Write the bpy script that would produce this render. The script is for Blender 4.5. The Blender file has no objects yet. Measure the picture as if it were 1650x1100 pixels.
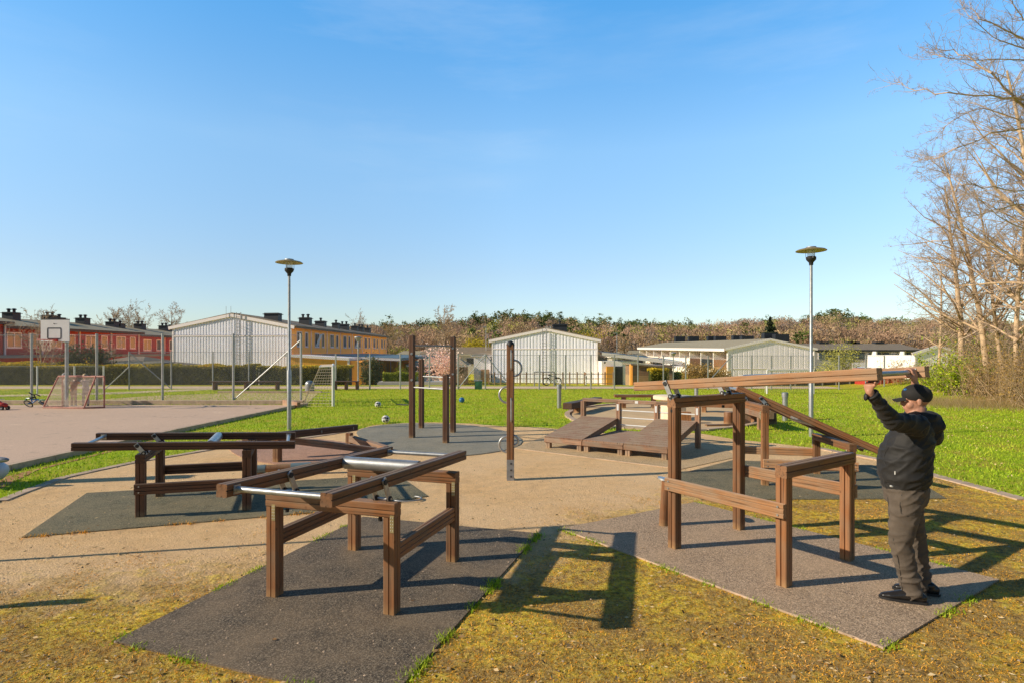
import bpy, math, random
import numpy as np
from mathutils import Vector, Matrix, noise
R = math.radians
random.seed(7); rng = np.random.default_rng(7)
SC = bpy.context.scene
COL = SC.collection
F, HZ, CH = 940.0, 566.0, 2.0
def P(x, y, Y):
    "world point that stands at depth Y under pixel x,y of the 1650 px photograph"
    return Vector(((x-825)*Y/F, Y, CH-(y-HZ)*Y/F))
def G(x, y, z=0.0):
    Y = (CH-z)*F/(y-HZ)
    return Vector(((x-825)*Y/F, Y, z))

# ------------------------------------------------------------------ materials
def newmat(name):
    m = bpy.data.materials.new(name); m.use_nodes = True
    nt = m.node_tree; nt.nodes.clear()
    out = nt.nodes.new('ShaderNodeOutputMaterial'); b = nt.nodes.new('ShaderNodeBsdfPrincipled')
    nt.links.new(b.outputs[0], out.inputs[0])
    return m, nt, b
def N(nt, typ, **kw):
    n = nt.nodes.new(typ)
    for k, v in kw.items():
        if k in n.inputs.keys(): n.inputs[k].default_value = v
        else: setattr(n, k, v)
    return n
def ramp(nt, fac, stops):
    r = nt.nodes.new('ShaderNodeValToRGB'); e = r.color_ramp.elements
    while len(e) < len(stops): e.new(0.5)
    for i, (p, c) in enumerate(stops):
        e[i].position = p; e[i].color = (*c, 1) if len(c) == 3 else c
    nt.links.new(fac, r.inputs[0]); return r.outputs[0]
def mixc(nt, f, a, b, typ='MIX'):
    m = nt.nodes.new('ShaderNodeMix'); m.data_type = 'RGBA'; m.blend_type = typ
    for s, v in ((m.inputs[0], f), (m.inputs[6], a), (m.inputs[7], b)):
        if isinstance(v, bpy.types.NodeSocket): nt.links.new(v, s)
        else: s.default_value = v if not isinstance(v, tuple) else ((*v, 1) if len(v) == 3 else v)
    return m.outputs[2]
def math_(nt, op, a, b=0.0, c=None, clamp=False):
    m = nt.nodes.new('ShaderNodeMath'); m.operation = op; m.use_clamp = clamp
    for i, v in enumerate((a, b) if c is None else (a, b, c)):
        if isinstance(v, bpy.types.NodeSocket): nt.links.new(v, m.inputs[i])
        else: m.inputs[i].default_value = v
    return m.outputs[0]
def coords(nt, kind='Object', scale=(1, 1, 1)):
    t = nt.nodes.new('ShaderNodeTexCoord'); mp = nt.nodes.new('ShaderNodeMapping')
    mp.inputs['Scale'].default_value = scale
    nt.links.new(t.outputs[kind], mp.inputs[0]); return mp.outputs[0]
def wcoords(nt):
    return nt.nodes.new('ShaderNodeNewGeometry').outputs['Position']
def nz(nt, vec, scale, detail=4, rough=.6, out=0):
    n = N(nt, 'ShaderNodeTexNoise', Scale=scale, Detail=detail, Roughness=rough)
    if vec is not None: nt.links.new(vec, n.inputs['Vector'])
    return n.outputs[out]
def bump(nt, b, h, strength=.3, dist=.01):
    n = N(nt, 'ShaderNodeBump', Strength=strength, Distance=dist)
    nt.links.new(h, n.inputs['Height']); nt.links.new(n.outputs[0], b.inputs['Normal'])
def plain(name, c, rough=.7, metal=0.0, var=.25, scale=6, bmp=.15, bd=.004, spec=.5):
    m, nt, b = newmat(name)
    v = coords(nt)
    f = nz(nt, v, scale)
    g = nz(nt, v, scale*9)
    k = math_(nt, 'MULTIPLY_ADD', f, .7, math_(nt, 'MULTIPLY', g, .3))
    lo = tuple(x*(1-var) for x in c); hi = tuple(min(1, x*(1+var)) for x in c)
    nt.links.new(ramp(nt, k, [(.3, lo), (.7, hi)]), b.inputs['Base Color'])
    b.inputs['Roughness'].default_value = rough; b.inputs['Metallic'].default_value = metal
    b.inputs['Specular IOR Level'].default_value = spec
    if bmp: bump(nt, b, g, bmp, bd)
    return m
def wood(name, c, grey=.2, rough=.55, planks=0, dirt=.35):
    m, nt, b = newmat(name)
    oi = nt.nodes.new('ShaderNodeObjectInfo')
    t = nt.nodes.new('ShaderNodeTexCoord'); mp = nt.nodes.new('ShaderNodeMapping')
    mp.inputs['Scale'].default_value = (34, 34, 1.6)
    nt.links.new(t.outputs['Object'], mp.inputs[0])
    off = nt.nodes.new('ShaderNodeVectorMath'); off.operation = 'ADD'
    nt.links.new(mp.outputs[0], off.inputs[0])
    sc = math_(nt, 'MULTIPLY', oi.outputs['Random'], 50.)
    cmb = nt.nodes.new('ShaderNodeCombineXYZ'); nt.links.new(sc, cmb.inputs[0]); nt.links.new(sc, cmb.inputs[2])
    nt.links.new(cmb.outputs[0], off.inputs[1])
    g = nz(nt, off.outputs[0], 1.0, 6, .65)
    l = nz(nt, t.outputs['Object'], 3.0, 4)
    lo = tuple(x*.45 for x in c); hi = tuple(x*1.45 for x in c)
    base = ramp(nt, g, [(.28, lo), (.5, c), (.75, hi)])
    gr = sum(c)/3*1.25
    fac = math_(nt, 'MULTIPLY', ramp(nt, l, [(.4, (0, 0, 0)), (.65, (1, 1, 1))]), grey)
    base = mixc(nt, fac, base, (gr*1.1, gr, gr*.85))
    # random value per timber
    rv = math_(nt, 'MULTIPLY_ADD', oi.outputs['Random'], .5, .75)
    hs = N(nt, 'ShaderNodeHueSaturation'); nt.links.new(base, hs.inputs['Color']); nt.links.new(rv, hs.inputs['Value'])
    # little knots and stains
    vo = N(nt, 'ShaderNodeTexVoronoi', Scale=5.0); nt.links.new(t.outputs['Object'], vo.inputs['Vector'])
    kn = ramp(nt, vo.outputs['Distance'], [(.04, (1, 1, 1)), (.09, (0, 0, 0))])
    fin = mixc(nt, math_(nt, 'MULTIPLY', kn, .6), hs.outputs[0], lo)
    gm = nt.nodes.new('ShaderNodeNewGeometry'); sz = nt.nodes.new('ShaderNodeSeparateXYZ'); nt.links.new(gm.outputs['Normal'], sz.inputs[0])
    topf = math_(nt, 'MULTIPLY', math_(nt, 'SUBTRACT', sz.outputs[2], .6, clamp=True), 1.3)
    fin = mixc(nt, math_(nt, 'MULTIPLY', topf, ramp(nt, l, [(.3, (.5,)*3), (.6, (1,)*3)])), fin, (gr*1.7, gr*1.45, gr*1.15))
    mc = nt.nodes.new('ShaderNodeMapping'); mc.inputs['Scale'].default_value = (60, 60, 1.1); nt.links.new(t.outputs['Object'], mc.inputs[0])
    ck = nz(nt, mc.outputs[0], 1.0, 2, .4)
    fin = mixc(nt, ramp(nt, ck, [(.30, (.8,)*3), (.345, (0,)*3)]), fin, tuple(x*.25 for x in c))
    szp = nt.nodes.new('ShaderNodeSeparateXYZ'); nt.links.new(gm.outputs['Position'], szp.inputs[0])
    low = ramp(nt, math_(nt, 'MULTIPLY_ADD', nz(nt, gm.outputs['Position'], 14, 3), .12, szp.outputs[2]), [(.05, (.55,)*3), (.16, (0,)*3)])
    fin = mixc(nt, low, fin, (.33, .25, .15))
    nt.links.new(fin, b.inputs['Base Color'])
    nt.links.new(ramp(nt, l, [(.3, (rough-.12,)*3), (.7, (rough+.2,)*3)]), b.inputs['Roughness'])
    b.inputs['Specular IOR Level'].default_value = .4
    bump(nt, b, g, .45, .004)
    return m
M = {}
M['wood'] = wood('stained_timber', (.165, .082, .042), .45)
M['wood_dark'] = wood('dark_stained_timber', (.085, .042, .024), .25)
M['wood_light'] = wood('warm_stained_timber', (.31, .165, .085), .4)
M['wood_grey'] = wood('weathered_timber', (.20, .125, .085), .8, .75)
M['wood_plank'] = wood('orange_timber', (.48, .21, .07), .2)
M['steel'] = plain('galvanised_steel', (.46, .47, .47), .42, .75, .25, 14, .1)
M['steel_dull'] = plain('dull_steel', (.36, .37, .38), .55, .55, .3, 10, .1)
M['steel_white'] = plain('white_painted_steel', (.75, .75, .73), .5, 0, .1, 10, .05)
M['black'] = plain('black_rubber', (.018, .018, .019), .6, 0, .3, 20, .1)
M['chimney'] = plain('black_sheet_chimney', (.035, .038, .045), .5, .3, .3, 3, .05)
M['brass'] = plain('zinc_yellow_plate', (.42, .34, .17), .5, .5, .4, 25, .1)
M['white'] = plain('white_board', (.80, .79, .76), .55, 0, .08, 3, .05)
M['red'] = plain('red_paint', (.55, .05, .035), .5, 0, .3, 12, .1)
M['rusty'] = plain('faded_red_paint', (.48, .20, .15), .6, 0, .4, 12, .1)
M['bluep'] = plain('blue_paint', (.03, .16, .40), .4, 0, .2, 8, .05)
M['greenp'] = plain('green_paint', (.05, .22, .12), .4, 0, .2, 8, .05)
M['net'] = plain('net_cord', (.62, .55, .47), .8, 0, .15, 8, 0)
M['netd'] = plain('net_cord_dull', (.36, .36, .32), .8, 0, .15, 8, 0)
M['wire'] = plain('fence_wire', (.30, .31, .31), .5, .4, .1, 8, 0)
M['gable'] = plain('pale_corrugated_sheet', (.60, .64, .66), .55, 0, .07, 1.2, .03)
M['gable2'] = plain('pale_grey_boards', (.54, .56, .61), .6, 0, .07, 1.2, .03)
M['gable3'] = plain('white_boards', (.84, .84, .84), .6, 0, .05, 1.2, .03)
M['trim'] = plain('white_trim', (.78, .77, .75), .55, 0, .06, 4, .03)
M['cream'] = plain('cream_render', (.72, .66, .58), .7, 0, .08, 2, .05)
M['redwall'] = plain('red_boards', (.25, .035, .035), .65, 0, .2, 4, .1)
M['yellowwall'] = plain('orange_boards', (.62, .30, .10), .65, 0, .12, 3, .1)
M['yellowshed'] = plain('amber_boards', (.66, .32, .05), .65, 0, .12, 3, .1)
M['amberdoor'] = plain('amber_door', (.75, .35, .03), .55, 0, .1, 3, .05)
M['roof'] = plain('brown_felt_roof', (.17, .145, .115), .85, 0, .2, 2, .1)
M['roofgreen'] = plain('mossy_felt_roof', (.26, .24, .17), .85, 0, .2, 2, .1)
M['roofblue'] = plain('blue_grey_roof', (.12, .19, .23), .6, 0, .15, 3, .05)
M['darkwin'] = plain('dark_opening', (.03, .03, .035), .5, 0, .2, 3, 0)
M['grey_wall'] = plain('grey_wall', (.40, .38, .35), .8, 0, .12, 3, .1)
M['concrete'] = plain('cream_concrete', (.55, .49, .38), .85, 0, .2, 9, .3)
M['kerb'] = plain('kerb_stone', (.38, .33, .28), .85, 0, .35, 5, .4)
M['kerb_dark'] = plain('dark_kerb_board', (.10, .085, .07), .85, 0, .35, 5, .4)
M['browns'] = wood('brown_slats', (.17, .11, .075), .5, .7)
M['bark'] = plain('grey_brown_bark', (.29, .24, .185), .85, 0, .45, 5, .6, .02)
M['twig'] = plain('reddish_twig', (.27, .20, .155), .8, 0, .35, 2, 0)
M['twig_warm'] = plain('tan_twig', (.35, .265, .18), .8, 0, .35, 2, 0)
M['bark_far'] = plain('far_bark', (.24, .18, .13), .85, 0, .3, 1, 0)
def glassm():
    m, nt, b = newmat('window_glass')
    b.inputs['Base Color'].default_value = (.10, .13, .16, 1); b.inputs['Roughness'].default_value = .06
    b.inputs['Specular IOR Level'].default_value = .9
    v = coords(nt); bump(nt, b, nz(nt, v, 1.5), .05, .02)
    return m
M['glass'] = glassm()
def lampglass():
    m, nt, b = newmat('clear_lamp_glass')
    b.inputs['Base Color'].default_value = (.85, .93, .97, 1); b.inputs['Roughness'].default_value = .05
    b.inputs['Alpha'].default_value = .35
    return m
M['lampglass'] = lampglass()
def leaf(name, cols, rough=.6, trans=.25, scale=3.):
    "leaf material: colour picked per face from the face attribute 'v'"
    m, nt, b = newmat(name)
    a = nt.nodes.new('ShaderNodeAttribute'); a.attribute_name = 'v'
    n = len(cols)
    st = [(i/(n-1) if n > 1 else 0, c) for i, c in enumerate(cols)]
    nt.links.new(ramp(nt, a.outputs['Fac'], st), b.inputs['Base Color'])
    b.inputs['Roughness'].default_value = rough
    b.inputs['Specular IOR Level'].default_value = .25
    if trans:
        out = [x for x in nt.nodes if x.type == 'OUTPUT_MATERIAL'][0]
        tr = nt.nodes.new('ShaderNodeBsdfTranslucent'); mx = nt.nodes.new('ShaderNodeMixShader')
        nt.links.new(ramp(nt, a.outputs['Fac'], st), tr.inputs[0])
        mx.inputs[0].default_value = trans
        nt.links.new(b.outputs[0], mx.inputs[1]); nt.links.new(tr.outputs[0], mx.inputs[2])
        nt.links.new(mx.outputs[0], out.inputs[0])
    return m
M['lawn_blade'] = leaf('lawn_blade', [(.075, .13, .010), (.13, .22, .014), (.19, .29, .022), (.28, .33, .045)], .5, .35)
M['moss_blade'] = leaf('moss_blade', [(.05, .04, .015), (.12, .12, .02), (.20, .17, .03), (.27, .23, .05), (.42, .35, .18)], .7, .2)
M['litter'] = leaf('dry_litter', [(.10, .06, .03), (.25, .15, .07), (.5, .38, .22), (.65, .55, .38)], .8, 0)
M['hedge'] = leaf('hedge_leaf', [(.035, .04, .02), (.065, .07, .025), (.12, .12, .03), (.42, .34, .04)], .6, .2)
M['hedge_bright'] = leaf('bright_hedge_leaf', [(.12, .16, .015), (.28, .33, .02), (.42, .42, .03)], .6, .3)
M['bush_dark'] = leaf('dark_bush_leaf', [(.03, .045, .025), (.06, .075, .035), (.10, .11, .05)], .6, .15)
M['bush_green'] = leaf('fresh_bush_leaf', [(.05, .08, .01), (.14, .22, .015), (.30, .38, .03)], .55, .3)
M['bush_brown'] = leaf('brown_bush_leaf', [(.12, .09, .03), (.24, .17, .06), (.34, .25, .10)], .7, .2)
M['forsythia'] = leaf('yellow_blossom', [(.45, .27, .02), (.7, .45, .02), (.8, .6, .05)], .6, .3)
M['willow'] = leaf('yellow_spring_leaf', [(.30, .24, .03), (.50, .40, .03), (.62, .5, .05)], .6, .3)
M['blossom'] = leaf('pink_blossom', [(.42, .20, .18), (.68, .40, .36), (.85, .62, .56)], .6, .3)
M['spruce'] = leaf('spruce_needle', [(.02, .035, .02), (.04, .06, .03), (.08, .09, .04)], .6, .1)
M['w_brown'] = leaf('wood_brown_twigs', [(.105, .062, .034), (.20, .125, .065), (.30, .19, .10)], .8, .2)
M['w_tan'] = leaf('wood_tan_twigs', [(.14, .10, .045), (.26, .185, .085), (.36, .27, .13)], .8, .2)
M['w_olive'] = leaf('wood_olive_twigs', [(.12, .10, .03), (.21, .19, .05), (.32, .29, .08)], .8, .2)
M['w_grey'] = leaf('wood_grey_twigs', [(.07, .055, .045), (.13, .10, .08), (.21, .165, .125)], .8, .2)
M['w_pine'] = leaf('wood_pine_needles', [(.03, .045, .02), (.065, .085, .03), (.12, .135, .045)], .7, .1)
M['dry_grass'] = leaf('dry_grass', [(.30, .22, .11), (.48, .37, .22), (.62, .5, .33)], .8, .3)
# ---- ground materials
def ground_lawn():
    m, nt, b = newmat('lawn'); p = wcoords(nt)
    a = nz(nt, p, 1.1, 5); c = nz(nt, p, 22, 4, .7); d = nz(nt, p, .25, 3)
    col = ramp(nt, c, [(.25, (.06, .09, .010)), (.5, (.12, .19, .014)), (.8, (.24, .29, .03))])
    col = mixc(nt, ramp(nt, a, [(.42, (0,)*3), (.66, (.8,)*3)]), col, (.17, .15, .04))
    sp = nt.nodes.new('ShaderNodeSeparateXYZ'); nt.links.new(p, sp.inputs[0])
    far = math_(nt, 'DIVIDE', math_(nt, 'SUBTRACT', sp.outputs[1], 17.), 12., clamp=True)
    col = mixc(nt, math_(nt, 'MULTIPLY', far, .5), col, (.20, .20, .03))
    bare = ramp(nt, d, [(.62, (0,)*3), (.7, (1,)*3)])
    col = mixc(nt, math_(nt, 'MULTIPLY', bare, .5), col, (.24, .20, .07))
    nt.links.new(col, b.inputs['Base Color']); b.inputs['Roughness'].default_value = .9
    b.inputs['Specular IOR Level'].default_value = .1
    bump(nt, b, c, .9, .05); return m
def ground_play():
    m, nt, b = newmat('gravel_and_moss'); p = wcoords(nt)
    sp = nt.nodes.new('ShaderNodeSeparateXYZ'); nt.links.new(p, sp.inputs[0])
    X, Y = sp.outputs[0], sp.outputs[1]
    big = nz(nt, p, .8, 4); mid = nz(nt, p, 5, 6, .7); fine = nz(nt, p, 90, 3, .8); grit = nz(nt, p, 38, 3, .7)
    grav = ramp(nt, fine, [(.25, (.17, .115, .065)), (.5, (.36, .265, .165)), (.78, (.56, .44, .30))])
    warm = ramp(nt, mid, [(.3, (.20, .12, .055)), (.7, (.40, .27, .13))])
    grav = mixc(nt, ramp(nt, big, [(.35, (.15,)*3), (.65, (.6,)*3)]), grav, warm)
    # moss mask by place: strongest in the foreground and on the right, ragged edge
    xr = math_(nt, 'MAXIMUM', X, 0.); xr = math_(nt, 'MINIMUM', xr, 4.)
    xl = math_(nt, 'MINIMUM', X, 0.)
    t = math_(nt, 'MULTIPLY_ADD', xr, 1.0, 5.75)
    t = math_(nt, 'MULTIPLY_ADD', xl, .17, t)
    t = math_(nt, 'SUBTRACT', t, Y)
    t = math_(nt, 'MULTIPLY_ADD', math_(nt, 'SUBTRACT', mid, .5), 3.4, t)
    t = math_(nt, 'MULTIPLY_ADD', math_(nt, 'SUBTRACT', big, .5), 2.2, t)
    mask = math_(nt, 'MULTIPLY_ADD', t, .75, .35, clamp=True)
    mossn = nz(nt, p, 13, 6, .75)
    moss = ramp(nt, mossn, [(.30, (.045, .030, .012)), (.41, (.15, .10, .022)), (.52, (.31, .235, .025)), (.62, (.43, .345, .04)), (.74, (.22, .31, .035))])
    moss = mixc(nt, ramp(nt, nz(nt, p, 3.1, 5, .7), [(.46, (.0,)*3), (.60, (.65,)*3)]), moss, ramp(nt, mossn, [(.3, (.07, .055, .012)), (.6, (.33, .255, .028)), (.8, (.40, .33, .05))]))
    moss = mixc(nt, ramp(nt, nz(nt, p, 1.3, 6, .68), [(.43, (.0,)*3), (.55, (.85,)*3)]), moss, ramp(nt, mossn, [(.3, (.06, .036, .016)), (.7, (.25, .16, .065))]))
    moss = mixc(nt, ramp(nt, grit, [(.45, (0,)*3), (.8, (.5,)*3)]), moss, (.50, .40, .17))
    col = mixc(nt, mask, grav, moss)
    nt.links.new(col, b.inputs['Base Color']); b.inputs['Roughness'].default_value = .95
    b.inputs['Specular IOR Level'].default_value = .15
    h = math_(nt, 'ADD', fine, math_(nt, 'MULTIPLY', mossn, math_(nt, 'MULTIPLY', mask, 4.)))
    h = math_(nt, 'ADD', h, grit)
    bump(nt, b, h, 1.0, .016); return m
def rubber(name, lo, mid_, hi):
    m, nt, b = newmat(name); p = wcoords(nt)
    v = N(nt, 'ShaderNodeTexVoronoi', Scale=125.0); nt.links.new(p, v.inputs['Vector'])
    f = nz(nt, p, 150, 2, .8); big = nz(nt, p, .9, 5); st = nz(nt, p, 3.5, 5, .7)
    bw = nt.nodes.new('ShaderNodeRGBToBW'); nt.links.new(v.outputs['Color'], bw.inputs[0])
    k = math_(nt, 'MULTIPLY_ADD', bw.outputs[0], .6, math_(nt, 'MULTIPLY', f, .4))
    col = ramp(nt, k, [(.3, lo), (.52, mid_), (.85, hi)])
    dust = ramp(nt, math_(nt, 'MULTIPLY_ADD', nz(nt, p, 2.3, 6, .7), .5, math_(nt, 'MULTIPLY', big, .5)), [(.40, (.0,)*3), (.62, (.55,)*3)])
    col = mixc(nt, dust, col, tuple(x*.8+y for x, y in zip(mid_, (.10, .085, .065))))
    col = mixc(nt, ramp(nt, st, [(.25, (.5,)*3), (.42, (0,)*3)]), col, lo)
    nt.links.new(col, b.inputs['Base Color']); b.inputs['Roughness'].default_value = .85
    b.inputs['Specular IOR Level'].default_value = .3
    bump(nt, b, k, 1.0, .010); return m
def asphalt():
    m, nt, b = newmat('worn_asphalt'); p = wcoords(nt)
    f = nz(nt, p, 60, 4, .8); big = nz(nt, p, .35, 5); mid = nz(nt, p, 3, 5, .7)
    col = ramp(nt, f, [(.3, (.23, .165, .13)), (.55, (.36, .275, .22)), (.8, (.46, .36, .30))])
    col = mixc(nt, ramp(nt, big, [(.35, (0,)*3), (.7, (.4,)*3)]), col, (.28, .22, .18))
    mv = nt.nodes.new('ShaderNodeMapping'); mv.inputs['Scale'].default_value = (.35, 1.6, 1); nt.links.new(p, mv.inputs[0])
    v = N(nt, 'ShaderNodeTexVoronoi', Scale=.55, feature='DISTANCE_TO_EDGE')
    dis = nt.nodes.new('ShaderNodeVectorMath'); dis.operation = 'ADD'
    nn = N(nt, 'ShaderNodeTexNoise', Scale=1.5, Detail=4.); nt.links.new(p, nn.inputs[0])
    nt.links.new(mv.outputs[0], dis.inputs[0]); nt.links.new(nn.outputs['Color'], dis.inputs[1]); nt.links.new(dis.outputs[0], v.inputs['Vector'])
    cr = math_(nt, 'MULTIPLY', ramp(nt, v.outputs['Distance'], [(.004, (1,)*3), (.012, (0,)*3)]), ramp(nt, big, [(.5, (0,)*3), (.6, (.7,)*3)]))
    col = mixc(nt, cr, col, (.10, .075, .06))
    col = mixc(nt, ramp(nt, mid, [(.30, (.55,)*3), (.42, (0,)*3)]), col, (.17, .13, .10))
    col = mixc(nt, ramp(nt, nz(nt, p, .9, 6, .75), [(.60, (0,)*3), (.72, (.6,)*3)]), col, (.50, .42, .34))
    nt.links.new(col, b.inputs['Base Color']); b.inputs['Roughness'].default_value = .9
    bump(nt, b, f, .4, .005); return m
def sand(name, a, c_, sc=30):
    m, nt, b = newmat(name); p = wcoords(nt)
    f = nz(nt, p, sc, 5, .8); g = nz(nt, p, 1.3, 5)
    col = ramp(nt, math_(nt, 'MULTIPLY_ADD', f, .6, math_(nt, 'MULTIPLY', g, .4)), [(.3, a), (.7, c_)])
    nt.links.new(col, b.inputs['Base Color']); b.inputs['Roughness'].default_value = .95
    bump(nt, b, f, .5, .01); return m
M['lawn'] = ground_lawn(); M['play'] = ground_play(); M['asphalt'] = asphalt()
M['mat_dark'] = rubber('black_rubber_granules', (.018, .018, .02), (.058, .058, .056), (.20, .195, .18))
M['mat_green'] = rubber('dark_green_rubber_granules', (.025, .03, .028), (.072, .078, .068), (.20, .20, .165))
M['mat_grey'] = rubber('grey_rubber_granules', (.07, .062, .055), (.175, .155, .135), (.40, .365, .32))
M['mat_tan'] = rubber('dusty_rubber_granules', (.12, .10, .075), (.26, .225, .165), (.44, .38, .29))
M['mat_purple'] = rubber('mauve_rubber_granules', (.10, .07, .06), (.235, .17, .145), (.38, .29, .24))
M['mat_oval'] = rubber('blue_grey_rubber_granules', (.08, .085, .08), (.165, .17, .16), (.26, .265, .25))
M['sand'] = sand('sandy_gravel', (.25, .19, .12), (.42, .34, .23))
M['path'] = sand('pale_path_gravel', (.40, .32, .25), (.60, .50, .41))
M['drive'] = sand('dark_tarmac', (.045, .05, .055), (.085, .09, .095))
M['earth'] = sand('bare_earth', (.20, .11, .05), (.38, .22, .11))
M['hill'] = sand('hill_soil', (.07, .06, .025), (.15, .12, .05), .5)

GAIN = {'play': (2.73, 2.58, 2.32), 'asphalt': (2.0, 1.86, 1.66), 'lawn': (3.3, 2.82, 1.77), 'lawn_blade': (2.69, 2.3, 1.71), 'moss_blade': (3.83, 2.31, 1.05), 'mat_grey': (2.64, 2.13, 1.61), 'mat_dark': (2.44, 1.97, 1.46), 'mat_green': (2.4, 2.07, 1.47),
        'mat_tan': (2.52, 2.1, 1.56), 'mat_purple': (2.4, 1.92, 1.56), 'mat_oval': (1.95, 1.78, 1.49), 'sand': (1.99, 1.78, 1.47), 'path': (1.58, 1.42, 1.21), 'gable': (1.56, 1.45, 1.55), 'gable2': (1.84, 1.63, 1.62), 'kerb': (1.42, 1.21, 1.0), 'earth': (1.68, 1.42, 1.16),
        'w_brown': (2.23, 2.29, 2.81), 'w_tan': (2.1, 2.06, 2.4), 'w_olive': (2.03, 2.13, 2.13), 'w_grey': (2.39, 2.45, 2.54), 'w_pine': (1.82, 1.82, 1.28), 'hedge': (2.4, 2.16, 1.2), 'bush_dark': (1.78, 1.58, 1.05), 'bush_green': (2.34, 2.08, 1.04), 'bush_brown': (1.68, 1.47, 1.16),  # raised blue in the far twig gains paints distance haze into their colour
        'yellowwall': (2.98, 2.43, 1.33), 'yellowshed': (1.42, 1.47, 1.16), 'redwall': (1.3, 0.97, 0.94), 'concrete': (1.58, 1.47, 1.37), 'bark': (2.09, 1.78, 1.44), 'twig': (1.76, 1.76, 1.67), 'twig_warm': (1.47, 1.37, 1.16), 'roof': (1.58, 1.47, 1.26), 'roofgreen': (1.47, 1.37, 1.26), 'wood': (1.62, 1.37, 1.03), 'wood_light': (1.44, 1.34, 1.15),
        'wood_grey': (1.67, 1.45, 1.27), 'wood_dark': (1.42, 1.25, 1.07), 'blossom': (1.58, 1.79, 1.72), 'trim': (1.23, 1.13, 1.13), 'gable3': (1.23, 1.16, 1.11), 'grey_wall': (1.37, 1.31, 1.26), 'browns': (1.68, 1.47, 1.26), 'dry_grass': (1.47, 1.37, 1.16), 'litter': (1.26, 1.16, 0.95), 'net': (1.37, 1.26, 1.16), 'cream': (1.39, 1.27, 1.16)}
for k_, g_ in GAIN.items():
    nt_ = M[k_].node_tree
    for n_ in [n_ for n_ in nt_.nodes if n_.type in ('BSDF_PRINCIPLED', 'BSDF_TRANSLUCENT')]:
        sk = n_.inputs[0]
        if sk.is_linked:
            src = sk.links[0].from_socket; nt_.links.remove(sk.links[0]); nt_.links.new(mixc(nt_, 1.0, src, g_, 'MULTIPLY'), sk)

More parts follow.
